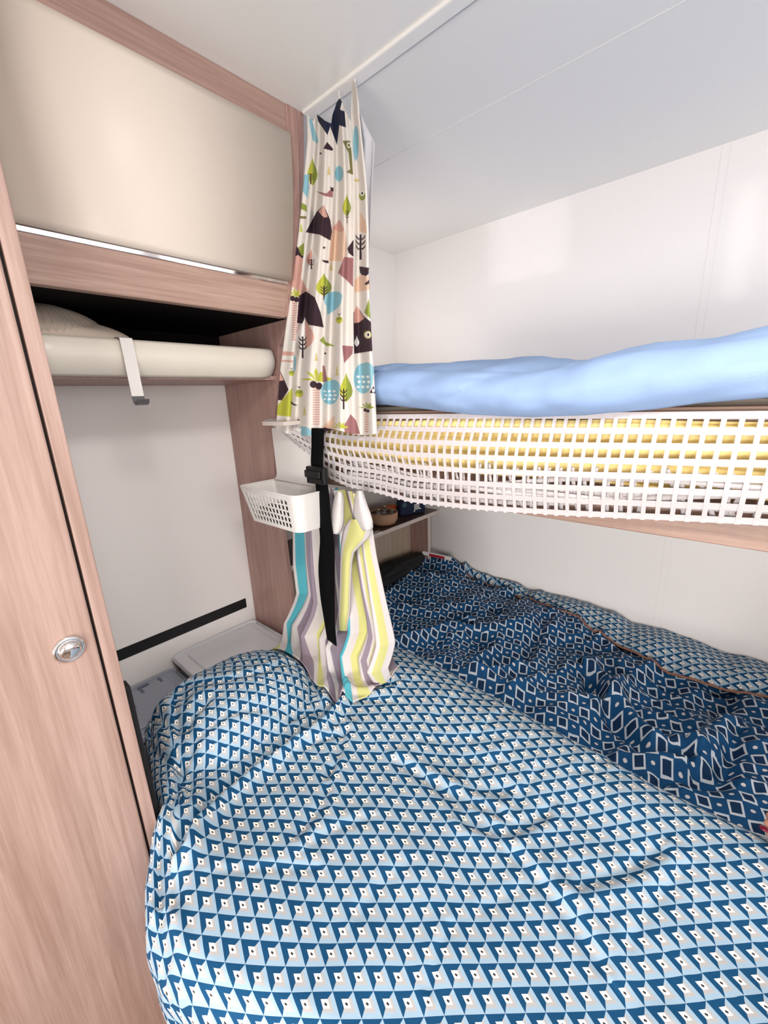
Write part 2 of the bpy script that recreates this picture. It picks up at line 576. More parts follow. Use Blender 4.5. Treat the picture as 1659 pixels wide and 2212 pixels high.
o = grid('flap_door', X, Y, Z, M['cream'], lk, thick=0.016, off=1)
tag(o, 'glossy cream flap')
MB().prism([(0.8245, 1.6585), (0.8262, 1.6500), (0.838, 1.6500), (0.838, 1.6585)], 0, XL, 0.6255).build('chrome_trim', M['chrome'], lk, bevel=0.001)
MB().prism([(0.8275, 1.6500), (0.8485, 1.588), (0.868, 1.588), (0.85, 1.6500)], 0, XL, 0.6265).build('lower_rail', M['wood_x'], lk, bevel=0.0015)
MB().box((XL, 0.855, 1.592), (XP - 0.001, Y0 - 0.001, 1.606)).build('locker_bottom', M['locker_shade'], lk)
MB().box((XL, Y0 - 0.008, 1.47), (XP - 0.001, Y0 - 0.001, 1.592)).build('back_panel', M['locker_shade'], lk)
MB().box((XL, 0.945, 1.458), (XP - 0.001, Y0 - 0.001, 1.468)).build('shelf_board', M['wood_side'], lk)
# rounded cream lip, turned in towards the partition at its right end
prof = []
for i in range(13):
    a = i / 12
    zz_ = 1.5285 - 0.068 * a
    prof.append((0.932 - 0.016 * math.sin(math.pi * (0.15 + 0.72 * a)) + 0.012 * a ** 3, zz_))
xs_ = list(np.linspace(XL, 0.60, 10)) + [0.615, 0.63, 0.642, 0.650, 0.6535]
X = np.zeros((len(xs_), 13)); Y = X.copy(); Z = X.copy()
for i, xx in enumerate(xs_):
    e = max(0.0, (xx - 0.60) / 0.0535)
    for j, (py, pz) in enumerate(prof):
        X[i, j] = xx
        Y[i, j] = py + 0.035 * (1 - math.sqrt(max(0, 1 - e * e)))
        Z[i, j] = pz + 0.010 * e * e * (j / 12)
o = grid('shelf_lip', X, Y, Z, M['lip'], lk, thick=0.006, off=1)
tag(o, 'rounded cream plastic shelf lip')

# partition between recess and bunks
pt = [(0.784, ZC), (0.79, 1.90), (0.812, 1.78), (0.835, 1.667), (0.860, 1.60), (0.925, 1.535), (0.938, 1.475), (0.985, 1.34), (1.003, 1.22), (0.998, 1.05), (0.985, 0.77), (0.985, 0.40), (Y0 - 0.001, 0.40), (Y0 - 0.001, ZC)]
pa = MB().prism(pt, 0, XP, XP + 0.016).build('partition_panel', M['wood_side'], bevel=0.0015)
tag(pa, 'upright rose oak partition board between the recess and the bunks', 'panel')

# hook hung over the lip
hk = MB()
hx0, hx1 = 0.296, 0.3175
zt, zb = 1.531, 1.412
def strip(pts, x0, x1, th=0.0016):
    mb = MB()
    n = len(pts)
    v, f = [], []
    for i, (y, z) in enumerate(pts):
        a = pts[max(i - 1, 0)]; b = pts[min(i + 1, n - 1)]
        dy, dz = b[0] - a[0], b[1] - a[1]
        L = math.hypot(dy, dz) or 1
        ny, nz = -dz / L * th, dy / L * th
        v += [(x0, y, z), (x1, y, z), (x1, y + ny, z + nz), (x0, y + ny, z + nz)]
    for i in range(n - 1):
        for k_ in range(4):
            f.append((i * 4 + k_, i * 4 + (k_ + 1) % 4, (i + 1) * 4 + (k_ + 1) % 4, (i + 1) * 4 + k_))
    f += [(0, 1, 2, 3), ((n - 1) * 4, (n - 1) * 4 + 1, (n - 1) * 4 + 2, (n - 1) * 4 + 3)]
    return mb.add(v, f)
th_ = thing('over_edge_hook', (0.307, 0.91, 1.412), 'slim white metal hook hanging over the cream shelf lip', 'hook')
strip([(0.945, 1.505), (0.945, 1.531), (0.932, 1.533), (0.9105, 1.529), (0.907, 1.49), (0.905, 1.45), (0.903, 1.424)], hx0, hx1).build('hook_strap', M['white_plastic'], th_)
tag(strip([(0.903, 1.424), (0.900, 1.414), (0.893, 1.409), (0.885, 1.411), (0.880, 1.418)], hx0, hx1, 0.002).build('hook_tip', plain('dark hook end', srgb(86, 84, 86), 0.4), th_), 'dark grey upturned hook end')

# things on the locker shelf
def blob(name, c, r, mat, parent=None, seed=0, amp=0.05, rib=0, nu=48, nv=28, flat=0.3, rot=0.0):
    U, V = np.meshgrid(np.linspace(0, 2 * math.pi, nu), np.linspace(-math.pi / 2, math.pi / 2, nv), indexing='ij')
    k = 1 + amp * 2 * vnoise(seed + 2.5 * np.cos(U) + 9, seed + 2.5 * np.sin(U) + 3 * V + 9)
    if rib:
        k = k * (1 + 0.02 * np.cos(U * rib))
    px = np.cos(V) * np.cos(U) * r[0] * k
    py = np.cos(V) * np.sin(U) * r[1] * k
    pz = np.sin(V) * r[2] * k
    pz = np.where(pz < -r[2] * flat, -r[2] * flat + (pz + r[2] * flat) * 0.1, pz)
    cr, sr = math.cos(rot), math.sin(rot)
    return grid(name, c[0] + px * cr - py * sr, c[1] + px * sr + py * cr, c[2] + pz, mat, parent, flip=True)

tag(blob('knitted_hat', (0.200, 1.035, 1.545), (0.11, 0.085, 0.048), M['knit'], rib=60, amp=0.03, seed=3, flat=0.4, nu=241), 'ribbed cream knitted hat lying on folded cloth at the left of the locker shelf', 'hat')
tag(blob('folded_cloth', (0.236, 0.992, 1.520), (0.118, 0.046, 0.044), plain('cream fleece', srgb(206, 190, 174), 0.95), amp=0.05, seed=5, flat=0.95), 'folded cream fleece cloth lying behind the shelf lip beneath the hat', 'cloth')
tag(blob('dark_garment', (0.42, 1.12, 1.49), (0.11, 0.07, 0.05), M['dark_cloth'], amp=0.2, seed=8, flat=0.4), 'dark crumpled garment at the back of the locker shelf', 'garment')

# ------------------------------------------------------------------ plastic tubs behind the bed head
def tub(name, x0, x1, y0, y1, z0, z1, mat, label, marks):
    t = thing(name, ((x0 + x1) / 2, (y0 + y1) / 2, z0), label, 'storage box')
    MB().box((x0 + 0.012, y0 + 0.012, z0), (x1 - 0.012, y1 - 0.012, z1 - 0.02)).build('tub_body', mat, t, bevel=0.02, segs=4)
    lid = MB()
    lid.box((x0, y0, z1 - 0.02), (x1, y1, z1 - 0.004))
    lo = lid.build('lid', mat, t, bevel=0.012, segs=4)
    rim = MB()
    r = 0.03
    pts = []
    for cx_, cy_, a0 in ((x1 - r, y1 - r, 0), (x0 + r, y1 - r, 90), (x0 + r, y0 + r, 180), (x1 - r, y0 + r, 270)):
        for k_ in range(6):
            a = math.radians(a0 + 18 * k_)
            pts.append((cx_ + (r - 0.006) * math.cos(a), cy_ + (r - 0.006) * math.sin(a), z1 - 0.004))
    pts.append(pts[0])
    rim.tube(pts, 0.0055, 8).build('lid_rim', mat, lo, smooth=True)
    MB().box((x0 + 0.035, y0 + 0.035, z1 - 0.006), (x1 - 0.035, y1 - 0.035, z1 + 0.002)).build('lid_panel', mat, lo, bevel=0.006, segs=3)
    for a, b_ in marks:
        MB().box((a[0], a[1], z1 - 0.004), (b_[0], b_[1], z1 + 0.0028)).build('lid_slot', M['tub_mark'], lo)
    return t
tub('storage_tub', 0.368, 0.646, 0.96, Y0 - 0.004, 0.585, 0.692, M['tub'], 'translucent light grey lidded tub against the wall behind the bulging pillow end', [])
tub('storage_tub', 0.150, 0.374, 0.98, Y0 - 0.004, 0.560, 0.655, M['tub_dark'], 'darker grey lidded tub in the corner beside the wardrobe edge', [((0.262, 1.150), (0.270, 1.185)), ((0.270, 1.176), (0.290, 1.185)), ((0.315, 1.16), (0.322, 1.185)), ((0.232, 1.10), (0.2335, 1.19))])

# ------------------------------------------------------------------ bed
bd = thing('bed', (0.8, 0.0, 0.0), 'low fixed bed base with a grey mattress across the full width under the duvets', 'bed')
MB().box((0.17, -1.35, 0.0), (X0 - 0.002, 0.695, 0.36)).box((0.15, 0.695, 0.0), (X0 - 0.002, Y0 - 0.002, 0.36)).build('bed_base', M['wood_side'], bd)
MB().box((0.14, -1.34, 0.36), (X0 - 0.003, 0.693, 0.54)).box((0.155, 0.66, 0.36), (X0 - 0.003, Y0 - 0.004, 0.55)).build('mattress', M['mattress'], bd, bevel=0.02, segs=3)

CR = [
    ([(0.565, 0.684), (0.486, 0.669), (0.401, 0.676), (0.316, 0.684), (0.241, 0.675), (0.165, 0.642), (0.144, 0.619)], 0.028, 0.011, 0.7),
    ([(0.508, 0.690), (0.409, 0.741), (0.326, 0.778), (0.256, 0.784), (0.221, 0.781)], 0.007, 0.010, 0.5),
    ([(0.221, 0.939), (0.237, 0.877), (0.258, 0.831), (0.303, 0.838)], 0.016, 0.013, 0.5),
    ([(0.265, 0.907), (0.226, 0.793), (0.192, 0.734), (0.153, 0.669), (0.121, 0.625), (0.094, 0.565)], 0.016, 0.010, -0.7),
    ([(0.513, 0.363), (0.5, 0.242), (0.483, 0.163), (0.464, 0.103), (0.441, 0.06)], 0.004, 0.012, 0.8),
    ([(0.508, 0.45), (0.516, 0.344), (0.54, 0.245)], 0.005, 0.010, 0.8),
    ([(0.591, 0.184), (0.52, 0.218), (0.489, 0.28)], 0.006, 0.010, 0.6),
    ([(0.633, 0.026), (0.572, 0.058), (0.514, 0.106)], 0.006, 0.010, 0.6),
    ([(0.079, 0.549), (0.077, 0.518), (0.071, 0.495)], 0.010, 0.010, 0.5),
    ([(0.56, 0.70), (0.60, 0.72), (0.64, 0.75)], 0.020, 0.014, 0.5),
    ([(0.66, 0.60), (0.60, 0.66), (0.56, 0.70)], 0.008, 0.010, 0.6),
    ([(0.42, 0.55), (0.35, 0.50), (0.29, 0.49)], 0.005, 0.010, 0.6),
    ([(0.50, 0.60), (0.44, 0.56), (0.40, 0.545)], 0.006, 0.009, 0.6),
    ([(0.30, 0.93), (0.36, 0.86), (0.44, 0.82), (0.52, 0.82)], 0.006, 0.008, 0.5),
]
EXTRA = np.random.RandomState(11)
for i in range(26):
    cx_, cy_ = EXTRA.uniform(0.12, 0.75), EXTRA.uniform(-0.15, 0.68)
    a = EXTRA.normal(-0.45, 0.35)
    L_ = EXTRA.uniform(0.03, 0.09)
    CR.append(([(cx_ - L_ * math.cos(a), cy_ - L_ * math.sin(a)), (cx_, cy_ + 0.006), (cx_ + L_ * math.cos(a), cy_ + L_ * math.sin(a))], EXTRA.uniform(0.0012, 0.0035), EXTRA.uniform(0.006, 0.011), 0.6))


def h_light(x, y):
    z = 0.692 + 0.020 * vnoise(x * 3.1 + 4, y * 3.1 + 2) + 0.010 * vnoise(x * 7 + 1, y * 6 + 5) + 0.004 * vnoise(x * 16, y * 14)
    # plump pillow at the head
    q = (np.abs((x - 0.385) / 0.185) ** 2.6 + np.abs((y - 0.865) / 0.150) ** 2.6)
    z = z + 0.085 * np.clip(1 - q, 0, 1) ** 0.6
    # ridge of the quilt rising to the right border and toward the wardrobe corner
    z = z + 0.035 * np.exp(-((x - 0.16) / 0.05) ** 2 - ((y - 0.70) / 0.10) ** 2)
    z = z + 0.020 * np.exp(-((x - 0.72) / 0.10) ** 2) * np.clip((y + 0.4) / 0.5, 0, 1)
    z = z - 0.020 * np.exp(-((x - 0.62) / 0.09) ** 2 - ((y - 0.76) / 0.06) ** 2)
    for pts, dp, wd, lip in CR:
        z = z + crease(x, y, pts, dp, wd, lip)
    return z


E1 = np.array([math.cos(math.radians(-47)), math.sin(math.radians(-47))]) * 0.0242
E2 = np.array([math.cos(math.radians(-113)), math.sin(math.radians(-113))]) * 0.0248
IM = np.linalg.inv(np.stack([E1, E2], 1))


def quilt(name, xl, xr, y0, y1, hfun, mat, parent, nx, ny, skirt_l, skirt_r, IMAT, rr=0.05, back=0.05, front=0.0, arc=False):
    """cloth over the bed: top surface with rounded borders that hang down as skirts"""
    s = np.linspace(0, 1, nx)
    yv = np.linspace(y0, y1, ny)
    S, Yg = np.meshgrid(s, yv, indexing='ij')
    xa, xb = xl(Yg), xr(Yg)
    Xg = xa + (xb - xa) * S
    Z = hfun(Xg, Yg)
    W = xb - xa
    dl, dr = (Xg - xa), (xb - Xg)
    rnd = lambda dd, r_: r_ * (1 - np.sqrt(np.clip(1 - np.clip(1 - dd / r_, 0, 1) ** 2, 0, 1)))
    Z = Z - (rnd(dl, rr) + rnd(dr, rr))
    if back:
        Z = Z - rnd(y1 - Yg, back)
    if front:
        Z = Z - rnd(Yg - y0, front)
    Ux, Uy = Xg.copy(), Yg.copy()
    if arc:
        ds = np.hypot(np.diff(Yg, axis=1), np.diff(Z, axis=1)) * interp(Yg[:, 1:], [0.2, 0.42, 0.66, 0.73], [1.0, 0.80, 0.78, 1.0])
        cum = np.concatenate([np.zeros((nx, 1)), np.cumsum(ds, 1)], 1)
        Uy = cum - cum[:, [0]] + y0
        i0 = int(np.argmin(np.abs(yv - 0.2)))
        Uy = Uy - Uy[:, [i0]] + 0.2
        Uy = Uy * 0.75 + 0.25 * Uy.mean(0, keepdims=True)
    rows = [(Xg, Yg, Z, Ux, Uy)]
    def sk(edge, depth, sign):
        n_ = 14
        xs__, ys__, zs__, ux__, uy__ = [], [], [], [], []
        dep = depth(Yg[edge]) if callable(depth) else depth
        for i in range(1, n_ + 1):
            f_ = i / n_
            e = Xg[edge]
            wob = 0.010 * vnoise(Yg[edge] * 16 + 3, f_ * 2.0 + 5) * 2 * f_
            xs__.append(e + sign * (0.004 * math.sin(f_ * 3) ) + sign * wob * 0.8)
            ys__.append(Yg[edge])
            zs__.append(Z[edge] - dep * f_)
            ux__.append(e + sign * (dep * f_ + 0.03))
            uy__.append(Uy[edge])
        return [np.array(a) for a in (xs__, ys__, zs__, ux__, uy__)]
    parts = []
    if skirt_l:
        A = sk(0, skirt_l, -1)
        parts.append([a[::-1] for a in A])
    # account for the border curve in the print
    Ux = Ux - 0.03 * np.clip(1 - dl / rr, 0, 1) ** 2 + 0.03 * np.clip(1 - dr / rr, 0, 1) ** 2
    parts.append([Xg, Yg, Z, Ux, Uy])
    if skirt_r:
        parts.append(sk(-1, skirt_r, 1))
    Xa, Ya, Za, Ua, Va = [np.concatenate([p_[i] for p_ in parts], 0) for i in range(5)]
    uv = np.einsum('ij,jnm->inm', IMAT, np.stack([Ua, Va]))
    return grid(name, Xa, Ya, Za, mat, parent, uv[0], uv[1], thick=0.004, flip=False)


XLL = lambda y: interp(y, [-1.3, 0.2, 0.32, 0.38, 0.43, 0.49, 0.55, 0.62, 0.68, 0.72, 0.80, 1.08], [0.16, 0.16, 0.125, 0.098, 0.076, 0.060, 0.062, 0.085, 0.118, 0.156, 0.165, 0.235])
XLR = lambda y: interp(y, [-1.3, -0.10, 0.06, 0.25, 0.5, 0.70, 0.78, 0.85, 0.95, 1.02], [0.80, 0.785, 0.778, 0.805, 0.832, 0.835, 0.81, 0.74, 0.62, 0.58])
dv = thing('light_duvet', (0.42, 0.2, 0.60), 'pale blue duvet printed with folded squares, spread over the near half of the bed', 'duvet')
quilt('duvet_cover', XLL, XLR, -1.25, 1.03, h_light, M['duvet_light'], dv, 300, 620, lambda y: interp(y, [-1.3, 0.42, 0.52, 0.66], [0.03, 0.03, 0.10, 0.22]), 0.06, IM, rr=0.045, back=0.06, arc=True)


def h_dark(x, y):
    z = interp(y, [-1.3, -0.1, 0.06, 0.33, 0.67, 0.94, 1.2], [0.63, 0.64, 0.64, 0.655, 0.67, 0.715, 0.70])
    z = z + 0.026 * vnoise(x * 4 + 7, y * 4 + 1)
    # crumpled folds
    wx = x + 0.05 * vnoise(x * 6 + 3, y * 6)
    wy = y + 0.05 * vnoise(x * 6 + 13, y * 6 + 7)
    for fr, am, rt in ((7.5, 0.022, 0.5), (12.0, 0.017, 1.3), (19.0, 0.011, 0.15), (31.0, 0.005, 0.9)):
        c_, s_ = math.cos(rt), math.sin(rt)
        nn = vnoise((wx * c_ + wy * s_) * fr + 20, (-wx * s_ + wy * c_) * fr * 0.5 + 11)
        z = z + am * (0.5 - np.abs(nn) * 3.6)
    z = z + crease(x, y, [(1.28, 0.449), (1.056, 0.43), (0.909, 0.543)], 0.018, 0.018, 0.7)
    z = z + crease(x, y, [(1.111, 0.266), (1.022, 0.196), (0.935, 0.089), (0.97, 0.026)], 0.030, 0.018, 0.8)
    z = z + crease(x, y, [(1.072, 0.134), (0.964, 0.034), (1.046, 0.018), (1.261, -0.045)], 0.026, 0.018, -0.6)
    z = z + crease(x, y, [(0.89, 0.048), (0.947, -0.038), (1.11, -0.061)], 0.020, 0.016, 0.6)
    # falls away beneath the light duvet
    z = z - 0.055 * np.clip((0.90 - x) / 0.12, 0, 1) * np.clip((0.95 - y) / 0.3, 0, 1)
    return z


F1 = np.array([math.cos(math.radians(-72)), math.sin(math.radians(-72))]) * 0.0255
F2 = np.array([math.cos(math.radians(-160)), math.sin(math.radians(-160))]) * 0.0255
IM2 = np.linalg.inv(np.stack([F1, F2], 1))
XDL = lambda y: interp(y, [-1.3, 0.5, 0.9, 1.12], [0.72, 0.74, 0.72, 0.78])
XDR = lambda y: interp(y, [-1.3, -0.1, 0.1, 0.3, 0.46, 0.70, 0.95, 1.12], [1.30, 1.33, 1.30, 1.345, 1.385, 1.43, 1.45, 1.45])
dd = thing('dark_duvet', (1.1, 0.2, 0.60), 'crumpled navy duvet with outlined squares and dots along the right wall', 'duvet')
quilt('duvet_cover', XDL, XDR, -1.25, 1.12, h_dark, M['duvet_dark'], dd, 260, 620, 0.02, 0.0, IM2, rr=0.02, back=0.05)
# turned-up reverse side of that duvet along the wall, with piping at its edge
yv = np.linspace(-1.2, 0.86, 420)
sv = np.linspace(0, 1, 26)
S, Yg = np.meshgrid(sv, yv, indexing='ij')
xa = XDR(Yg) - 0.035 * np.clip((0.86 - Yg) / 0.5, 0.3, 1) + 0.02 * vnoise(Yg * 6, Yg * 0)
Xg = xa + (X0 - 0.004 - xa) * S
Zg = h_dark(XDR(Yg) - 0.01, Yg) * 0.35 + 0.65 * interp(Yg, [-1.3, -0.1, 0.06, 0.33, 0.67, 0.86], [0.655, 0.656, 0.656, 0.677, 0.690, 0.705])
Zg = Zg + 0.012 * np.sin(S * math.pi) + 0.016 * vnoise(Xg * 14 + 5, Yg * 10) - 0.018 * (1 - S) ** 4
uv = np.einsum('ij,jnm->inm', IM, np.stack([Xg * 1.1, Yg]))
grid('turned_reverse', Xg, Yg, Zg, M['duvet_light'], dd, uv[0], uv[1], thick=0.004)
MB().tube([(Xg[0, i] - 0.004, Yg[0, i], max(Zg[0, i], float(h_dark(Xg[0, i], Yg[0, i]) if Xg[0, i] < XDR(Yg[0, i]) - 0.02 else Zg[0, i])) + 0.003) for i in range(0, 420, 3)], 0.003, 6).build('piping', M['piping'], dd, smooth=True)

# dark bundle in the far corner, and the small red and white packet against the wall
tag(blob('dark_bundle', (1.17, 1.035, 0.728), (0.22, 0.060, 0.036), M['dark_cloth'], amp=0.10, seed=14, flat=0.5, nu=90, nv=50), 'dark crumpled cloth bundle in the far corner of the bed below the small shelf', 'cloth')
pk = thing('packet', (1.38, 0.95, 0.735), 'thin red and white packet standing on the dark duvet against the right wall', 'packet')
a0, a1 = at(913, 1190, 0, 1.365), at(975, 1203, 0, 1.395)
def obox(p, q, w_, h_, zoff=0.0):
    p, q = Vector(p), Vector(q)
    dr_ = (q - p).normalized(); sd = dr_.cross(Vector((0, 0, 1))).normalized(); up = sd.cross(dr_)
    v = []
    for base in (p, q):
        for s__, u__ in ((-1, -1), (1, -1), (1, 0), (-1, 0)):
            v.append(base + sd * s__ * w_ + up * (u__ * h_ + zoff))
    return MB().add(v, [(3, 2, 1, 0), (4, 5, 6, 7), (0, 1, 5, 4), (1, 2, 6, 5), (2, 3, 7, 6), (3, 0, 4, 7)])
obox(a0, a1, 0.004, 0.016).build('carton', M['paper'], pk, bevel=0.0006)
pm, pn = Vector(a0) * 0.75 + Vector(a1) * 0.25, Vector(a0) * 0.22 + Vector(a1) * 0.78
obox(pm, pn, 0.0046, 0.011, -0.004).build('red_label', M['red'], pk)

# ------------------------------------------------------------------ cubby and corner shelf under the bunk
cb = thing('corner_shelf', (1.1, 1.1, 0.60), 'small oak wall shelf with a pale edge in the far corner under the bunk', 'shelf')
MB().box((XP + 0.018, 1.003, 0.912), (X0 - 0.001, Y0 - 0.001, 0.925)).build('shelf_board', M['wood_dark'], cb)
MB().box((XP + 0.018, 0.999, 0.911), (X0 - 0.001, 1.003, 0.926)).build('shelf_edge', M['edge'], cb)
MB().box((XP + 0.018, 1.10, 0.56), (1.378, 1.11, 0.911)).build('back_panel', M['wood_light'], cb)
MB().box((1.378, 1.004, 0.56), (1.392, 1.11, 0.911)).build('side_panel', M['wood_side'], cb)
MB().box((1.378, 1.0, 0.56), (1.392, 1.004, 0.911)).build('side_edge', M['edge'], cb)
cd = at(797, 1155, 2, 0.93); ce_ = at(828, 1146, 2, 0.93)
tag(MB().box((1.0, 0.9965, 0.9215), (1.084, 1.02, 0.9275)).build('card', M['paper']), 'white card lying on the front edge of the small corner shelf', 'card')
bc = (1.165, 1.062, 0.926)
bw = thing('bowl', bc, 'round beige stoneware bowl on the small corner shelf', 'bowl')
MB().lathe([(0.030, 0.0), (0.046, 0.005), (0.055, 0.020), (0.057, 0.040), (0.056, 0.050), (0.052, 0.050), (0.051, 0.040)], bc, 40).build('bowl_body', M['clay'], bw, smooth=True)
MB().lathe([(0.052, 0.036), (0.0505, 0.0435), (0.001, 0.040)], bc, 32).build('bowl_inside', M['dark_glaze'], bw, smooth=True)
for (dx, dy, hh, lb) in ((-0.016, 0.002, 0.022, 'clear glass vial with brass cap at the left of the bowl'), (0.012, 0.006, 0.026, 'clear glass vial with brass cap in the middle of the bowl'), (0.020, -0.014, 0.014, 'short clear glass vial at the right of the bowl')):
    c_ = (bc[0] + dx * 1.4, bc[1] + dy * 1.4, bc[2] + 0.041)
    v_ = thing('glass_vial', c_, lb, 'vial', 'glass vials in the stoneware bowl')
    MB().lathe([(0.0085, 0.0), (0.009, 0.004), (0.009, hh * 0.6), (0.0045, hh * 0.75)], c_, 16).build('vial_body', M['glass'], v_, smooth=True)
    MB().lathe([(0.005, hh * 0.75), (0.005, hh), (0.003, hh + 0.002)], c_, 16).build('cap', M['gold'], v_, smooth=True)
tag(MB().box((1.228, 1.098, 0.926), (1.290, 1.135, 0.972)).build('orange_box', M['orange'], bevel=0.006, segs=3), 'rounded orange box on the corner shelf between the bowl and the speaker', 'box')
spk = thing('speaker', (1.36, 1.06, 0.926), 'dark blue portable speaker with white letters on the corner shelf', 'speaker')
so = MB().box((1.285, 1.040, 0.926), (1.405, 1.085, 0.990)).build('speaker_body', M['navy'], spk, bevel=0.008, segs=3)
MB().lathe([(0.010, 0), (0.010, -0.002)], (1.302, 1.041, 0.972), 20, 1).build('speaker_ring', plain('teal ring', srgb(60, 90, 96), 0.5), spk)


def text_obj(body, loc, size, mat, parent, rot=(math.pi / 2, 0, 0), name='lettering', ext=0.0006, sx=1.0):
    cu = bpy.data.curves.new(name + '_tmp', 'FONT')
    cu.body = body
    cu.size = size
    cu.extrude = ext
    cu.offset = size * 0.02
    to = bpy.data.objects.new('tmp', cu)
    C.objects.link(to)
    bpy.context.view_layer.update()
    dg = bpy.context.evaluated_depsgraph_get()
    me = bpy.data.meshes.new_from_object(to.evaluated_get(dg))
    bpy.data.objects.remove(to)
    from mathutils import Euler
    me.transform(Matrix.Translation(Vector(loc)) @ Euler(rot).to_matrix().to_4x4() @ Matrix.Diagonal((sx, 1, 1, 1)))
    me.transform(Matrix.Translation(-WL[parent.name]))
    me.materials.clear(); me.materials.append(mat)
    o_ = bpy.data.objects.new(name, me)
    C.objects.link(o_)
    o_.parent = parent
    return o_
lt = text_obj('JBL', (1.347, 1.0392, 0.946), 0.034, M['paper'], spk, sx=0.75)
tag(lt, 'white letters')
spk.rotation_euler.z = -0.38

# ------------------------------------------------------------------ upper bunk
ub = thing('upper_bunk', (1.07, 0.3, 1.195), 'upper bunk with a deep oak front board along the right wall', 'bunk bed')
XB = 0.685
MB().box((XB, -1.3, 1.1945), (XB + 0.018, 1.0, 1.375)).build('front_board', M['wood_y'], ub, bevel=0.002)
MB().box((XB + 0.018, -1.3, 1.2), (X0 - 0.001, Y0 - 0.001, 1.24)).build('slat_base', M['wood_y'], ub)
MB().box((XB + 0.018, 0.98, 1.2), (X0 - 0.002, 0.998, 1.37)).build('end_board', M['wood_x'], ub)
MB().box((XB + 0.020, -1.28, 1.24), (X0 - 0.003, Y0 - 0.004, 1.385)).build('mattress', M['beige'], ub, bevel=0.02, segs=3)
MB().box((0.603, 0.86, 1.347), (0.672, 0.955, 1.357)).build('end_trim', M['edge'], ub, bevel=0.001)

# pale blue duvet, bulging over the front board
ys_t = [-0.9, 0.012, 0.084, 0.138, 0.197, 0.230, 0.320, 0.438, 0.547, 0.656, 1.02]
zt_t = [1.47, 1.462, 1.458, 1.459, 1.453, 1.444, 1.442, 1.453, 1.463, 1.470, 1.462]
ys_b = [-0.9, 0.001, 0.067, 0.115, 0.17, 0.20, 0.283, 0.392, 0.492, 0.592, 1.02]
zb_t = [1.395, 1.390, 1.385, 1.378, 1.374, 1.371, 1.368, 1.373, 1.384, 1.394, 1.392]
yv = np.linspace(-0.9, 0.90, 360)
sv = np.linspace(0, 1, 90)
S, Yg = np.meshgrid(sv, yv, indexing='ij')
zt_, zb_ = interp(Yg, ys_t, zt_t), interp(Yg, ys_b, zb_t)
fr = 0.30
a = np.clip(S / fr, 0, 1)
pull = 0.034 * np.clip((Yg - 0.60) / 0.06, 0, 1)
ang = -math.pi / 2 + a * math.pi
bul = 0.026 + 0.006 * vnoise(Yg * 9, S * 3)
Xf = 0.676 + pull - bul * np.cos(ang) ** 1.0 + 0.020 * np.clip(a - 0.5, 0, 1) * 2
Zf = (zt_ - 0.014 + zb_) / 2 + (zt_ - 0.014 - zb_) / 2 * np.sin(ang)
b_ = np.clip((S - fr) / (1 - fr), 0, 1)
Xg = np.where(S < fr, Xf, 0.696 + b_ * 0.74)
Zt = zt_ - 0.014 + 0.014 * np.sin(np.clip(b_ * 8, 0, 1) * math.pi / 2) - 0.03 * b_ ** 2
Zt = Zt + 0.030 * np.exp(-((Xg - 1.0) / 0.13) ** 2 - ((Yg - 0.42) / 0.15) ** 2)
Zg = np.where(S < fr, Zf, Zt)
cr_ = crease(Xg * 0 + S, Yg, [(0.22, 0.36), (0.3, 0.30), (0.45, 0.25)], 0.008, 0.03, 0.6)
wr = 0.010 * vnoise(Yg * 11 + 2, S * 9) + 0.005 * vnoise(Yg * 30, S * 16 + 4) + 0.004 * np.sin((Yg * 40 + S * 22 + 3 * vnoise(Yg * 5, S * 5)))* np.clip(vnoise(Yg * 4 + 9, S * 4) * 3, 0, 1)
edge_f = np.clip(a * 5, 0, 1)
Xg = Xg - np.where(S < fr, wr * edge_f, 0) - np.where(S < fr, cr_, 0)
Zg = Zg + np.where(S >= fr, wr * 0.8, 0) + np.where(S >= fr, cr_, 0)
bdv = grid('blue_duvet', Xg, Yg, Zg, M['blue'], thick=0.006, flip=True)
tag(bdv, 'pale blue duvet spread over the upper bunk and bulging past its front board', 'duvet')
tag(blob('white_pillow', (1.05, 1.02, 1.44), (0.30, 0.13, 0.055), M['white_cloth'], amp=0.06, seed=21, nu=80, nv=40), 'white pillow at the far end of the upper bunk beside the curtain', 'pillow')

# rolls of yellow cotton tucked between net and board
yc = thing('yellow_sheet', (0.67, 0.2, 1.27), 'yellow cotton sheet folded in long rolls behind the net of the upper bunk', 'sheet')
yv = np.linspace(-0.9, 0.80, 200)
sv = np.linspace(0, 1, 60)
S, Yg = np.meshgrid(sv, yv, indexing='ij')
zc_ = 1.358 - 0.095 * S + 0.006 * vnoise(Yg * 5, S * 2)
roll = np.abs(np.sin((S * 3.2 + 0.25 * vnoise(Yg * 3, S * 0)) * math.pi)) ** 0.6
Xg = 0.683 - 0.009 * roll - 0.002 * vnoise(Yg * 20, S * 8) * roll
grid('folded_cloth', Xg, Yg, zc_, M['yellow'], yc, thick=0.002, flip=True)

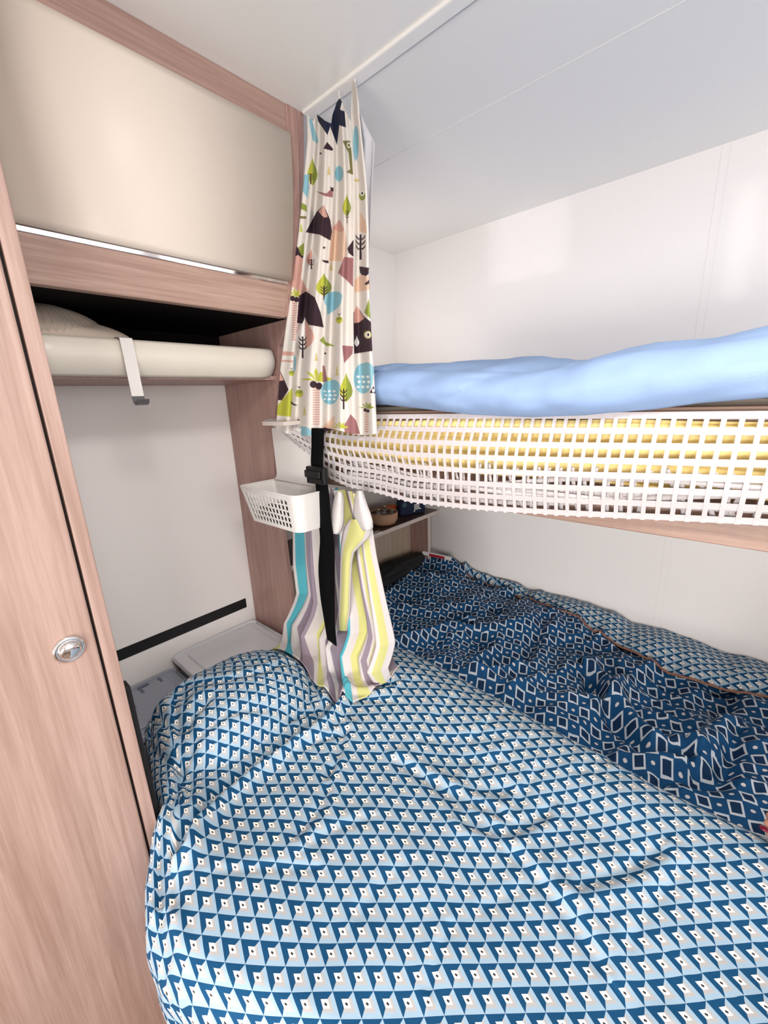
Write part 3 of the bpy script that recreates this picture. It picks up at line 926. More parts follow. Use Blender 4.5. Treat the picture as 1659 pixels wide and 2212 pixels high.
# ------------------------------------------------------------------ safety net of the bunk
nt_ = thing('safety_net', (0.66, 0.3, 1.20), 'white webbing safety net sagging along the front of the upper bunk', 'net')
NYB = [-0.9, -0.022, 0.099, 0.224, 0.302, 0.393, 0.524, 0.608, 0.70, 0.76, 0.84, 0.93, 0.985]
NZB = [1.24, 1.236, 1.224, 1.211, 1.205, 1.199, 1.193, 1.201, 1.206, 1.222, 1.262, 1.318, 1.345]
def netx(y, f):
    """front position of the net: bulging, slack near its foot"""
    return 0.673 - 0.020 * np.sin(np.clip(f, 0, 1) * math.pi * 0.85) - 0.010 * f * vnoise(y * 5 + 2, f * 2) * 2 - 0.022 * np.clip((y - 0.62) / 0.3, 0, 1) * np.sin(f * 3.0)
def netz(y, f):
    zb2 = interp(y, NYB, NZB)
    return 1.3655 - (1.3655 - zb2) * f
def nety(y, f):
    return y + 0.012 * np.sin(f * 2.6) * np.clip((y - 0.3) / 0.3, 0, 1) * np.sin(f * 7) + 0.004 * f
def ribbon_v(mb, y, w_, fs, dx=0.0, dy=lambda f: 0.0):
    v, f = [], []
    for i, q in enumerate(fs):
        for s__ in (-w_ / 2, w_ / 2):
            yy_ = y + s__
            v.append((float(netx(yy_, q)) + dx, float(nety(yy_, q)) + dy(q), float(netz(yy_, q))))
    n_ = len(fs)
    for i in range(n_ - 1):
        f.append((2 * i, 2 * i + 1, 2 * i + 3, 2 * i + 2))
    mb.add(v, f)
def ribbon_h(mb, fc, w_, ys, dx=0.0):
    v, f = [], []
    for y in ys:
        zspan = 1.3655 - float(interp(y, NYB, NZB))
        hw = w_ / 2 / max(zspan, 0.03)
        hw = min(hw, 0.09)
        for s__ in (-hw, hw):
            q = fc + s__
            v.append((float(netx(y, q)) + dx, float(nety(y, q)), float(netz(y, q))))
    for i in range(len(ys) - 1):
        f.append((2 * i, 2 * i + 1, 2 * i + 3, 2 * i + 2))
    mb.add(v, f)
mv = MB()
fs = np.linspace(-0.02, 1.03, 22)
yy0 = -0.60
while yy0 < 0.985:
    ribbon_v(mv, yy0, 0.0056, fs, -0.0007)
    yy0 += 0.0172
o = mv.build('upright_ribbons', M['net'], nt_)
o.modifiers.new('t', 'SOLIDIFY').thickness = 0.0008
mh = MB()
ysn = np.linspace(-0.62, 0.985, 160)
for i in range(8):
    ribbon_h(mh, 0.005 + i * 0.141, 0.0090, ysn)
o = mh.build('cross_ribbons', M['net'], nt_)
o.modifiers.new('t', 'SOLIDIFY').thickness = 0.0008
# slack second layer gathered behind the foot of the net
ms = MB()
RS = np.random.RandomState(4)
def slack(fc, ph, y0_, y1_, w_=0.008):
    ys_ = np.linspace(y0_, y1_, 110)
    v, f = [], []
    for y in ys_:
        q = fc + 0.10 * math.sin(y * 5 + ph) + 0.03 * math.sin(y * 13 + ph * 2)
        z = float(netz(y, q)); x = float(netx(y, q)) + 0.006 + 0.003 * math.sin(y * 9 + ph)
        v += [(x, y, z - w_ / 2), (x, y, z + w_ / 2)]
    for i in range(len(ys_) - 1):
        f.append((2 * i, 2 * i + 1, 2 * i + 3, 2 * i + 2))
    ms.add(v, f)
for fc, ph, a_, b_2 in ((0.66, 0.3, -0.6, 0.80), (0.78, 1.7, -0.6, 0.80), (0.88, 3.2, -0.6, 0.78), (0.72, 4.4, -0.6, 0.7), (0.83, 5.5, -0.6, 0.74)):
    slack(fc, ph, a_, b_2)
yy0 = -0.60
while yy0 < 0.75:
    sh = RS.uniform(-0.03, 0.03)
    q0 = 0.52 + RS.uniform(-0.04, 0.04)
    v, f = [], []
    for i in range(8):
        q = q0 + (0.97 - q0) * i / 7
        for s__ in (-0.003, 0.003):
            y = yy0 + s__ + sh * i / 7
            v.append((float(netx(y, q)) + 0.007, y, float(netz(y, q))))
    for i in range(7):
        f.append((2 * i, 2 * i + 1, 2 * i + 3, 2 * i + 2))
    ms.add(v, f)
    yy0 += 0.0172
o = ms.build('slack_folds', M['net'], nt_, smooth=True)
o.modifiers.new('t', 'SOLIDIFY').thickness = 0.0008

# ------------------------------------------------------------------ basket hung from the bunk
bk = thing('hanging_basket', (0.59, 0.88, 1.105), 'white slotted plastic basket with a tall back plate hanging beside the partition board', 'basket')
bx0, bx1, by0, by1, bz0, bz1 = 0.538, 0.642, 0.752, 0.992, 1.108, 1.197
def rrect(x0, x1, y0, y1, r, n_=7):
    pts = []
    for cx_, cy_, a0 in ((x1 - r * .3, y1 - r * .3, 0), (x0 + r * .35, y1 - r * .35, 90), (x0 + r, y0 + r, 180), (x1 - r * .4, y0 + r * .4, 270)):
        rr_ = {0: r * .3, 90: r * .35, 180: r, 270: r * .4}[a0]
        for k_ in range(n_):
            an = math.radians(a0 + 90 * k_ / (n_ - 1))
            pts.append((cx_ + rr_ * math.cos(an), cy_ + rr_ * math.sin(an)))
    return pts
# solid walls except the long face, which is built around its slots
def wall_ring(skip_long):
    top = rrect(bx0, bx1, by0, by1, 0.024)
    bot = rrect(bx0 + 0.010, bx1 - 0.004, by0 + 0.010, by1 - 0.030, 0.022)
    return top, bot
top, bot = wall_ring(True)
mb = MB()
nseg = len(top)
rows_ = 2
V_ = []
for k_ in range(nseg):
    V_.append(((top[k_][0], top[k_][1], bz1), (bot[k_][0], bot[k_][1], bz0)))
# index of the long -x face: between end of second arc (180 deg) and start of third
ia, ib = 2 * 7 - 1, 2 * 7
v, f = [], []
for a__, b__ in V_:
    v += [a__, b__]
for k_ in range(nseg):
    k2 = (k_ + 1) % nseg
    if k_ == ia:
        continue
    f.append((2 * k_, 2 * k2, 2 * k2 + 1, 2 * k_ + 1))
f.append([2 * k_ + 1 for k_ in range(nseg)])
mb.add(v, f)
o = mb.build('tray', M['white_plastic'], bk, smooth=False)
md = o.modifiers.new('t', 'SOLIDIFY'); md.thickness = 0.002; md.offset = 0
# slotted face
T0, T1 = np.array(V_[ia][0]), np.array(V_[ib][0])
B0, B1 = np.array(V_[ia][1]), np.array(V_[ib][1])
def fp(a_, b__):
    return (T0 * (1 - a_) + T1 * a_) * (1 - b__) + (B0 * (1 - a_) + B1 * a_) * b__
nu_, rowsb = 12, 5
sm_ = MB()
ua = [0.0]
span = (0.02, 0.95)
cw = (span[1] - span[0]) / nu_
for i in range(nu_):
    ua += [span[0] + cw * i + cw * 0.12, span[0] + cw * i + cw * 0.80]
ua.append(1.0)
va = [0.0]
for j in range(rowsb):
    va += [0.14 + j * 0.160, 0.14 + j * 0.160 + 0.118]
va.append(1.0)
v, f = [], []
sh = 0.018
for j, bb in enumerate(va):
    for i, aa in enumerate(ua):
        a2 = aa if i in (0, len(ua) - 1) else min(0.985, aa + sh * bb * 2)
        v.append(tuple(fp(a2, bb)))
W_ = len(ua)
for j in range(len(va) - 1):
    for i in range(W_ - 1):
        if i % 2 == 1 and j % 2 == 1:
            continue
        f.append((j * W_ + i, j * W_ + i + 1, (j + 1) * W_ + i + 1, (j + 1) * W_ + i))
sm_.add(v, f)
o = sm_.build('slotted_face', M['white_plastic'], bk)
md = o.modifiers.new('t', 'SOLIDIFY'); md.thickness = 0.002; md.offset = 0
tag(MB().box((bx0 + 0.018, by0 + 0.022, bz0 + 0.003), (bx1 - 0.010, by1 - 0.045, bz0 + 0.038)).build('dark_pouch', M['dark_cloth'], bevel=0.008, segs=3), 'black pouch lying inside the white hanging basket, seen through its slots', 'pouch')
# rolled rim
MB().tube([(p[0], p[1], bz1) for p in top] + [(top[0][0], top[0][1], bz1)], 0.0022, 8).build('rim', M['white_plastic'], bk, smooth=True)
# back plate with concave shoulders
bp_ = []
for k_ in range(8):
    an = math.radians(90 * k_ / 7)
    bp_.append((by1 - 0.020 + 0.022 * (1 - math.sin(an)) * 1.0, bz1 + 0.002 + 0.022 * (1 - math.cos(an))))
bp_ = [(by1 - 0.004, bz1 - 0.01)] + bp_ + [(0.974, 1.335), (0.968, 1.339), (0.80, 1.339), (0.794, 1.335), (0.79, bz1 + 0.03), (by0 + 0.006, bz1), (by0 + 0.006, bz1 - 0.01)]
MB().prism(bp_, 0, 0.6415, 0.6445).build('back_plate', M['white_plastic'], bk, bevel=0.0005)

# ------------------------------------------------------------------ black strap
stp = thing('webbing_strap', (0.625, 0.77, 0.78), 'black webbing strap with a buckle hanging down in front of the striped towel', 'strap')
def strap_grid(name, pts, w_, mat, parent):
    """pts: (x, y, z, twist)"""
    P_ = np.array(pts)
    tq = np.linspace(0, len(pts) - 1, 8 * len(pts))
    sm2 = np.stack([np.interp(tq, range(len(pts)), P_[:, k_]) for k_ in range(4)], 1)
    for _ in range(6):
        sm2[1:-1] = (sm2[:-2] + sm2[1:-1] * 2 + sm2[2:]) / 4
    pts = [tuple(q_) for q_ in sm2]
    n_ = len(pts)
    X = np.zeros((n_, 2)); Y = X.copy(); Z = X.copy()
    for i, (x, y, z, tw) in enumerate(pts):
        for j, s__ in enumerate((-0.5, 0.5)):
            X[i, j] = x + s__ * w_ * math.sin(tw)
            Y[i, j] = y + s__ * w_ * math.cos(tw)
            Z[i, j] = z
    o_ = grid(name, X, Y, Z, mat, parent, thick=0.0022, off=0)
    return o_
SX = 0.612
def sp(u, v, x=SX, tw=0.0):
    p = at(u, v, 0, x)
    return (x, float(p[1]), float(p[2]), tw)
strap_grid('upper_strap', [sp(686, 925, 0.622), sp(686, 960, 0.62), sp(684, 1000, 0.616), sp(688, 1030, SX)], 0.042, M['black'], stp)
strap_grid('lower_strap', [sp(692, 1030, 0.606), sp(698, 1070, 0.606), sp(701, 1120, 0.608), sp(707, 1170, 0.610, -0.15), sp(705, 1230, 0.612, -0.5), sp(707, 1290, 0.610, -0.25), sp(711, 1340, 0.604, 0.05), sp(717, 1388, 0.600, 0.15)], 0.043, M['black'], stp)
bu = sp(684, 1027, 0.600)
q = MB()
q.box((bu[0] - 0.006, bu[1] - 0.030, bu[2] - 0.020), (bu[0] + 0.008, bu[1] + 0.030, bu[2] - 0.006))
q.box((bu[0] - 0.006, bu[1] - 0.030, bu[2] + 0.010), (bu[0] + 0.008, bu[1] + 0.030, bu[2] + 0.020))
q.box((bu[0] - 0.006, bu[1] - 0.032, bu[2] - 0.020), (bu[0] + 0.008, bu[1] - 0.022, bu[2] + 0.020))
q.box((bu[0] - 0.006, bu[1] + 0.022, bu[2] - 0.020), (bu[0] + 0.008, bu[1] + 0.032, bu[2] + 0.020))
q.box((bu[0] - 0.010, bu[1] - 0.020, bu[2] - 0.006), (bu[0] + 0.004, bu[1] + 0.034, bu[2] + 0.012))
q.build('buckle', M['black_plastic'], stp, bevel=0.003)

# ------------------------------------------------------------------ striped towel
tw_ = thing('striped_towel', (0.64, 0.78, 0.74), 'white towel striped yellow, teal and mauve hanging under the bunk onto the bed', 'towel')
ns, nt2 = 220, 260
s = np.linspace(0, 1, ns)
t = np.linspace(0, 1, nt2)
S, T = np.meshgrid(s, t, indexing='ij')
tb = 0.72            # share of the length that hangs freely
h = np.clip(T / tb, 0, 1)
g = np.clip((T - tb) / (1 - tb), 0, 1)
# hanging part: left and right border along the bunk direction
yl_ = interp(h, [0, 0.25, 0.55, 0.75, 0.9, 1.0], [0.925, 0.925, 0.935, 0.930, 0.965, 0.985])
yr_ = interp(h, [0, 0.15, 0.35, 0.6, 0.85, 1.0], [0.675, 0.650, 0.640, 0.618, 0.592, 0.600])
ztop = 1.192
zlow = 0.765
Yh = yl_ + (yr_ - yl_) * S
fold = np.sin(S * 2 * math.pi * 4.6 + 0.8 * np.sin(h * 3)) * 0.5 + 0.5 * np.sin(S * 2 * math.pi * 7.3 + 1.3 + h)
Xh = 0.664 - 0.027 * fold * (0.5 + 0.5 * h) - 0.012 * h
Zh = ztop - (ztop - zlow) * h
# bunched at the foot
Xh = Xh - 0.02 * np.clip((h - 0.8) / 0.2, 0, 1) ** 2
# hem lying on the duvet
hx_ = interp(S, [0, 0.22, 0.40, 0.72, 0.80, 1.0], [0.545, 0.560, 0.548, 0.556, 0.60, 0.712])
hy_ = interp(S, [0, 0.22, 0.40, 0.72, 0.80, 1.0], [0.955, 0.835, 0.745, 0.628, 0.612, 0.612])
gs = g ** 0.9
Xt = Xh * (1 - gs) + hx_ * gs
Yt = Yh * (1 - gs) + hy_ * gs
yy_c = np.clip(Yt, -1, 0.99)
zbed = h_light(Xt, yy_c)
ztw = zbed + 0.012 + 0.010 * np.abs(fold) * (1 - g) + 0.004 * np.sin(S * 30) * (1 - g)
arc = np.clip(g * 3.2, 0, 1)
Zt = Zh * (1 - arc) ** 2 * 1.0 + ztw * (1 - (1 - arc) ** 2)
Zt = np.where(T <= tb, Zh, np.maximum(Zt, ztw - 0.002))
# keep the hanging sheet from sinking into the bed
Zt = np.where(T <= tb, np.maximum(Zt, np.where(h > 0.9, zbed + 0.012, -9)), Zt)
grid('towel_sheet', Xt, Yt, Zt, M['towel'], tw_, S + 0.10 * (1 - S) * (1 - g), T, thick=0.004, off=0)
# two turned-over corners at the hooks
def flap(name, top_uv, pts, xoff, mat, lab):
    """outline rows: (v, u_left, u_right)"""
    n_ = len(pts); mcol = 14
    X = np.zeros((n_, mcol)); Y = X.copy(); Z = X.copy()
    for i, (vv, ul_, ur_) in enumerate(pts):
        for j in range(mcol):
            e = j / (mcol - 1)
            xx_ = xoff - 0.014 * math.sin(e * math.pi)
            p = at(ul_ + (ur_ - ul_) * e, vv, 0, xx_)
            X[i, j], Y[i, j], Z[i, j] = xx_, p[1], p[2]
    UU_ = np.repeat(np.linspace(0, 1, mcol)[None], n_, 0)
    o_ = grid(name, X, Y, Z, mat, tw_, UU_, UU_ * 0, thick=0.004, off=0)
    tag(o_, lab)
    return o_
wt = plain('white terry', srgb(212, 206, 204), 0.95, bump=0.5, bscale=1200)
flap('turned_corner', None, [(1062, 727, 738), (1080, 722, 742), (1100, 717, 742), (1120, 713, 742), (1135, 711, 740), (1147, 714, 736), (1153, 719, 730)], 0.628, wt, 'plain white turned-over corner at the left')
flap('turned_corner', None, [(1060, 770, 782), (1075, 768, 787), (1090, 766, 792), (1108, 765, 799), (1125, 768, 804), (1138, 775, 805), (1146, 785, 800)], 0.626, wt, 'plain white turned-over corner at the right')
flap('rolled_fold', None, [(1122, 757, 775), (1135, 748, 795), (1148, 742, 802), (1160, 740, 797), (1175, 738, 782), (1192, 737, 765), (1215, 736, 760), (1260, 735, 758), (1320, 732, 756), (1362, 731, 750)], 0.632, M['fold'], 'yellow border fold running down the towel')

mc = [at(812, 1405, 2, 0.745), at(838, 1392, 2, 0.745), at(858, 1443, 2, 0.735), at(802, 1478, 2, 0.735)]
S_, T_ = np.meshgrid(np.linspace(0, 1, 14), np.linspace(0, 1, 16), indexing='ij')
q_ = [np.array(p_) for p_ in mc]
PX = sum(w_[..., None] * p_ for w_, p_ in (((1 - S_) * (1 - T_), q_[0]), (S_ * (1 - T_), q_[1]), (S_ * T_, q_[2]), ((1 - S_) * T_, q_[3])))
hz = h_light(PX[..., 0], PX[..., 1]) + 0.012
tag(grid('mauve_corner', PX[..., 0], PX[..., 1], hz, plain('mauve terry', li, 0.95, bump=0.5, bscale=1200), tw_, thick=0.004, off=0), 'mauve corner lying on the pale duvet')

# ------------------------------------------------------------------ printed curtain
CU, CV = 300, 840          # vertices across and down
def ul(v): return np.interp(v, [170, 250, 300, 400, 500, 600, 700, 800, 935], [666, 663, 664, 655, 645, 632, 618, 605, 595])
def ur(v): return np.interp(v, [170, 250, 400, 500, 600, 700, 800, 935], [772, 777, 793, 797, 798, 802, 808, 815])
eu = [660, 668, 676, 684, 700, 712, 720, 727, 733, 739, 746, 756, 761, 765, 770, 776, 800]
ev = [252, 252, 262, 246, 260, 266, 244, 222, 213, 217, 240, 262, 200, 176, 178, 225, 300]
s = np.linspace(0, 1, CU)
r = np.linspace(0, 1, CV)
S, Rr = np.meshgrid(s, r, indexing='ij')
u_top = ul(230.0) + (ur(230.0) - ul(230.0)) * S
v_top = np.interp(u_top, eu, ev)
vb = 932 + 6 * np.sin(S * 9) + np.interp(S, [0, 0.35, 0.6, 1], [-4, 8, 2, 2])
VV = v_top + (vb - v_top) * Rr
UU = ul(VV) + (ur(VV) - ul(VV)) * S
zz = (VV - 180) / 755.0
base_x = 0.671 + (0.632 - 0.671) * np.clip(zz, 0, 1)
foldc = (np.sin(S * 2 * math.pi * 3.2 + 0.6) + 0.5 * np.sin(S * 2 * math.pi * 6.1 + 2.0 + zz)) / 1.5
base_x = base_x - 0.022 * foldc * (0.35 + 0.65 * np.clip(zz * 1.5, 0, 1))
r3 = np.einsum('ij,jnm->inm', ROT, np.stack([UU - 829.5, 1106.0 - VV, np.full_like(UU, -900.0)]))
kk = base_x / r3[0]
Xc, Yc, Zc = base_x, r3[1] * kk, 1.4 + r3[2] * kk

# print of the cloth, drawn in the flat pattern coordinates (u across, v down)
PW = np.zeros((CU, CV, 3)); PW[:] = srgb(214, 208, 201)[:3]
BLK, PNK, PCH, LIM, GRN, TEA, MAU, NVY, WHT, OLV, TAN = [srgb(*c)[:3] for c in (
    (56, 40, 48), (198, 154, 142), (212, 182, 160), (178, 180, 66), (134, 146, 64), (132, 178, 190), (150, 104, 106), (34, 40, 60), (230, 228, 224), (116, 112, 70), (192, 176, 112))]

def paint_poly(pts, col):
    pts = np.array(pts, float)
    m0 = (UU >= pts[:, 0].min()) & (UU <= pts[:, 0].max()) & (VV >= pts[:, 1].min()) & (VV <= pts[:, 1].max())
    idx = np.where(m0)
    if len(idx[0]) == 0:
        return
    x, y = UU[idx], VV[idx]
    ins = np.zeros(len(x), bool)
    j = len(pts) - 1
    for i in range(len(pts)):
        xi, yi = pts[i]; xj, yj = pts[j]
        if yi != yj:
            c = ((yi > y) != (yj > y)) & (x < (xj - xi) * (y - yi) / (yj - yi) + xi)
            ins ^= c
        j = i
    PW[idx[0][ins], idx[1][ins]] = col

def A(pts): return [(550 + a / 5.53, 150 + b / 5.53) for a, b in pts]      # upper half of the cloth
def B(pts): return [(550 + a / 4.917, 500 + b / 4.917) for a, b in pts]    # lower half
def ell(cx, cy, rx, ry, col, n=28):
    paint_poly([(cx + rx * math.cos(2 * math.pi * i / n), cy + ry * math.sin(2 * math.pi * i / n)) for i in range(n)], col)
def leaf(cx, top, bot, w_, c1, c2):
    """drop-shaped tree crown in two tones"""
    hgt = bot - top
    def side(sg):
        out = []
        for i in range(15):
            q_ = i / 14
            out.append((cx + sg * w_ * (math.sin(math.pi * q_ ** 1.5)) , top + hgt * q_))
        return out
    paint_poly(side(-1) + [(cx, top)], c1)
    paint_poly(side(1) + [(cx, top)], c2)
def twig(cx, top, bot, w_, col):
    paint_poly([(cx - w_ * .22, bot), (cx + w_ * .22, bot), (cx + w_ * .18, top + 2), (cx - w_ * .18, top + 2)], col)
    hgt = bot - top
    for q_ in (0.05, 0.24, 0.43):
        for sg in (-1, 1):
            y_ = top + hgt * q_
            paint_poly([(cx, y_ + hgt * .16), (cx + sg * w_ * .55, y_ + hgt * .10), (cx + sg * w_, y_ - hgt * .02), (cx + sg * w_ * .9, y_ + hgt * .10), (cx + sg * w_ * .4, y_ + hgt * .20)], col)
def palm(cx, cy, r_, col, bot, tw):
    for an in (-160, -125, -90, -55, -20):
        a_ = math.radians(an); b1 = math.radians(an - 14); b2 = math.radians(an + 14)
        paint_poly([(cx, cy), (cx + r_ * .55 * math.cos(b1), cy + r_ * .55 * math.sin(b1)), (cx + r_ * math.cos(a_), cy + r_ * (math.sin(a_) + .22)), (cx + r_ * .5 * math.cos(b2), cy + r_ * .5 * math.sin(b2) + r_ * .1)], col)
    y_ = cy + r_ * .35
    while y_ < bot:
        paint_poly([(cx - tw, y_), (cx + tw, y_), (cx + tw * .9, y_ + 3), (cx - tw * .9, y_ + 3)], PNK)
        y_ += 5.2
    ell(cx - tw * .8, cy + r_ * .18, tw * .95, tw * .95, BLK)
    ell(cx + tw * .7, cy + r_ * .28, tw * .95, tw * .95, BLK)
def pear(cx, cy, r_):
    ell(cx, cy, r_, r_, LIM); ell(cx, cy - r_ * .4, r_ * .75, r_ * .5, GRN)
    paint_poly([(cx - r_ * .6, cy - r_ * 2.0), (cx, cy - r_ * 1.2), (cx + r_ * .6, cy - r_ * 2.0), (cx, cy - r_ * 1.6)], BLK)
def pine(cx, top, h_, col=TAN):
    for i in range(4):
        y_ = top + h_ * i / 4
        paint_poly([(cx, y_ - 1), (cx - 2 - i, y_ + h_ / 4), (cx + 2 + i, y_ + h_ / 4)], col)
def star(cx, cy, r_):
    paint_poly([(cx, cy - r_), (cx + r_ * .35, cy - r_ * .3), (cx + r_, cy), (cx + r_ * .35, cy + r_ * .35), (cx, cy + r_), (cx - r_ * .35, cy + r_ * .3), (cx - r_, cy), (cx - r_ * .35, cy - r_ * .3)], BLK)
def pond(cx, cy, rx, ry, seeds=True):
    ell(cx, cy, rx, ry, TEA); ell(cx + rx * .35, cy - ry * .45, rx * .75, ry * .6, TEA)
    if seeds:
        for i in range(3):
            for j in range(3):
                ell(cx - rx * .55 + rx * .5 * j + (i % 2) * 2, cy + ry * (-.1 + .33 * i), rx * .17, ry * .09, WHT, 10)

# upper half
paint_poly(A([(740, 525), (880, 600), (915, 650), (870, 785), (760, 620)]), NVY)
paint_poly(A([(1000, 335), (1045, 380), (1020, 480), (1075, 500), (1090, 695), (1010, 665), (985, 905), (905, 690), (945, 450)]), NVY)
paint_poly(A([(645, 590), (680, 590), (760, 850), (750, 890), (690, 840)]), TEA)
paint_poly(A([(820, 945), (865, 865), (940, 950), (930, 972)]), BLK)
star(550 + 788 / 5.53, 150 + 1003 / 5.53, 3.5)
leaf(550 + 690 / 5.53, 150 + 1040 / 5.53, 150 + 1390 / 5.53, 11, LIM, GRN)
twig(550 + 672 / 5.53, 150 + 1230 / 5.53, 150 + 1370 / 5.53, 6, BLK)
pine(550 + 888 / 5.53, 150 + 1160 / 5.53, 18)
ell(550 + 1010 / 5.53, 150 + 1245 / 5.53, 9, 17, TEA)
ell(550 + 1210 / 5.53, 150 + 880 / 5.53, 6, 38, TEA)
paint_poly(A([(1050, 850), (1140, 850), (1160, 1000), (1175, 1260), (1095, 1225), (1140, 1190), (1120, 990), (1085, 930)]), OLV)
ell(550 + 1125 / 5.53, 150 + 905 / 5.53, 4.5, 6, WHT); ell(550 + 1125 / 5.53, 150 + 905 / 5.53, 3, 4, OLV)
paint_poly(A([(570, 1260), (650, 1250), (650, 1420), (630, 1540), (565, 1440)]), TEA)
paint_poly(A([(535, 1580), (620, 1620), (625, 1700), (525, 1655)]), GRN)
paint_poly(A([(520, 1750), (620, 1755), (615, 1785), (515, 1780)]), OLV)
pine(550 + 555 / 5.53, 150 + 1850 / 5.53, 16, LIM)
paint_poly(A([(735, 1455), (860, 1480), (940, 1400), (935, 1530), (830, 1510)]), MAU)
paint_poly(A([(900, 1400), (945, 1420), (940, 1460), (915, 1450)]), BLK)
leaf(550 + 1100 / 5.53, 150 + 1480 / 5.53, 150 + 1760 / 5.53, 9, LIM, GRN)
twig(550 + 1105 / 5.53, 150 + 1670 / 5.53, 150 + 1840 / 5.53, 4, BLK)
ell(550 + 1285 / 5.53, 150 + 1510 / 5.53, 7, 10, GRN); ell(550 + 1285 / 5.53, 150 + 1480 / 5.53, 4.5, 6, WHT); ell(550 + 1285 / 5.53, 150 + 1480 / 5.53, 2, 3, BLK)
ell(550 + 1220 / 5.53, 150 + 1325 / 5.53, 6, 3, TAN)
paint_poly(A([(825, 1620), (740, 1700), (610, 1945), (780, 1975), (905, 2045), (930, 1970), (905, 1800), (870, 1720)]), BLK)
paint_poly(A([(825, 1620), (760, 1695), (800, 1740), (830, 1770), (872, 1762)]), PNK)
paint_poly(A([(1015, 1790), (930, 1900), (905, 2050), (880, 2290), (1100, 2290), (1100, 2060), (1070, 1900)]), PCH)
paint_poly(A([(1015, 1790), (932, 1900), (990, 1930), (1040, 1945), (1075, 1920)]), PNK)
paint_poly(A([(1255, 1700), (1330, 1810), (1345, 1960), (1250, 1930)]), PCH)
twig(550 + 1265 / 5.53, 150 + 1960 / 5.53, 561, 11, BLK)
# lower half
paint_poly(B([(430, 130), (520, 260), (510, 290), (415, 275)]), BLK)
paint_poly(B([(415, 270), (460, 250), (515, 290), (480, 650), (370, 560)]), PNK)
paint_poly(B([(460, 170), (525, 120), (525, 240), (500, 260)]), GRN)
leaf(550 + 610 / 4.917, 500 + 170 / 4.917, 500 + 375 / 4.917, 13, PNK, WHT)
twig(550 + 603 / 4.917, 500 + 285 / 4.917, 500 + 400 / 4.917, 7, BLK)
star(550 + 738 / 4.917, 500 + 172 / 4.917, 4)
paint_poly(B([(705, 302), (785, 310), (788, 338), (745, 332)]), BLK)
pine(550 + 812 / 4.917, 500 + 330 / 4.917, 17)
paint_poly(B([(985, 180), (1050, 85), (1050, 270), (1000, 230)]), BLK)
paint_poly(B([(950, 270), (1050, 280), (1045, 590), (980, 520), (885, 440)]), MAU)
paint_poly(B([(1110, 370), (1215, 385), (1210, 455), (1165, 490), (1120, 440)]), BLK)
paint_poly(B([(1060, 520), (1130, 460), (1220, 480), (1225, 620), (1060, 650)]), PCH)
paint_poly(B([(1165, 555), (1215, 515), (1218, 550), (1190, 570)]), BLK)
leaf(550 + 735 / 4.917, 500 + 435 / 4.917, 500 + 690 / 4.917, 17, LIM, GRN)
twig(550 + 738 / 4.917, 500 + 570 / 4.917, 500 + 730 / 4.917, 8, BLK)
palm(550 + 425 / 4.917, 500 + 690 / 4.917, 24, LIM, 737, 6)
paint_poly(B([(545, 635), (470, 680), (450, 970), (735, 1020), (700, 860), (640, 700)]), BLK)
paint_poly(B([(480, 560), (500, 500), (580, 655), (540, 630), (480, 680)]), PNK)
pond(550 + 830 / 4.917, 500 + 730 / 4.917, 19, 18, False)
paint_poly(B([(755, 700), (900, 800), (770, 890)]), TEA)
pear(550 + 898 / 4.917, 500 + 940 / 4.917, 7.5)
leaf(550 + 535 / 4.917, 500 + 905 / 4.917, 500 + 1255 / 4.917, 20, WHT, PNK)
twig(550 + 510 / 4.917, 500 + 1105 / 4.917, 500 + 1345 / 4.917, 9, BLK)
paint_poly(B([(690, 1160), (735, 1110), (750, 1170), (860, 1218), (760, 1215)]), GRN)
pine(550 + 655 / 4.917, 500 + 1290 / 4.917, 17)
star(550 + 750 / 4.917, 500 + 1295 / 4.917, 3.5)
paint_poly(B([(270, 1270), (420, 1280), (418, 1320), (265, 1315)]), PNK)
paint_poly(B([(262, 1360), (415, 1372), (412, 1392), (258, 1380)]), PNK)
paint_poly(B([(930, 1210), (1045, 1220), (1040, 1300), (950, 1400)]), MAU)
paint_poly(B([(1085, 790), (1050, 860), (1055, 1300), (1250, 1270), (1235, 960), (1160, 900)]), BLK)
paint_poly(B([(1085, 790), (1055, 850), (1055, 975), (1110, 965), (1165, 925)]), PNK)
paint_poly(B([(1215, 710), (1230, 930), (1165, 860)]), GRN)
ell(550 + 1200 / 4.917, 500 + 1097 / 4.917, 8, 8.5, TAN); ell(550 + 1200 / 4.917, 500 + 1097 / 4.917, 5.5, 6, WHT); ell(550 + 1208 / 4.917, 500 + 1097 / 4.917, 2.4, 3.4, BLK)
leaf(550 + 1085 / 4.917, 500 + 1105 / 4.917, 500 + 1225 / 4.917, 5, WHT, WHT)
paint_poly(B([(415, 1300), (445, 1360), (430, 1480), (412, 1500)]), TEA)
pear(550 + 392 / 4.917, 500 + 1505 / 4.917, 6)
palm(550 + 655 / 4.917, 500 + 1590 / 4.917, 38, LIM, 918, 8)
paint_poly(B([(720, 1420), (745, 1430), (775, 1600), (725, 1600)]), MAU)
pond(550 + 800 / 4.917, 500 + 1710 / 4.917, 20, 26)
pine(550 + 875 / 4.917, 500 + 1430 / 4.917, 20)
leaf(550 + 972 / 4.917, 500 + 1490 / 4.917, 500 + 1815 / 4.917, 14, LIM, GRN)
twig(550 + 945 / 4.917, 500 + 1660 / 4.917, 500 + 1890 / 4.917, 8, BLK)
pond(550 + 1155 / 4.917, 500 + 1560 / 4.917, 21, 33)
paint_poly(B([(1220, 1715), (1262, 1640), (1290, 1720)]), BLK); ell(550 + 1262 / 4.917, 500 + 1690 / 4.917, 3, 4, WHT)
palm(550 + 1190 / 4.917, 500 + 1880 / 4.917, 19, GRN, 933, 4)
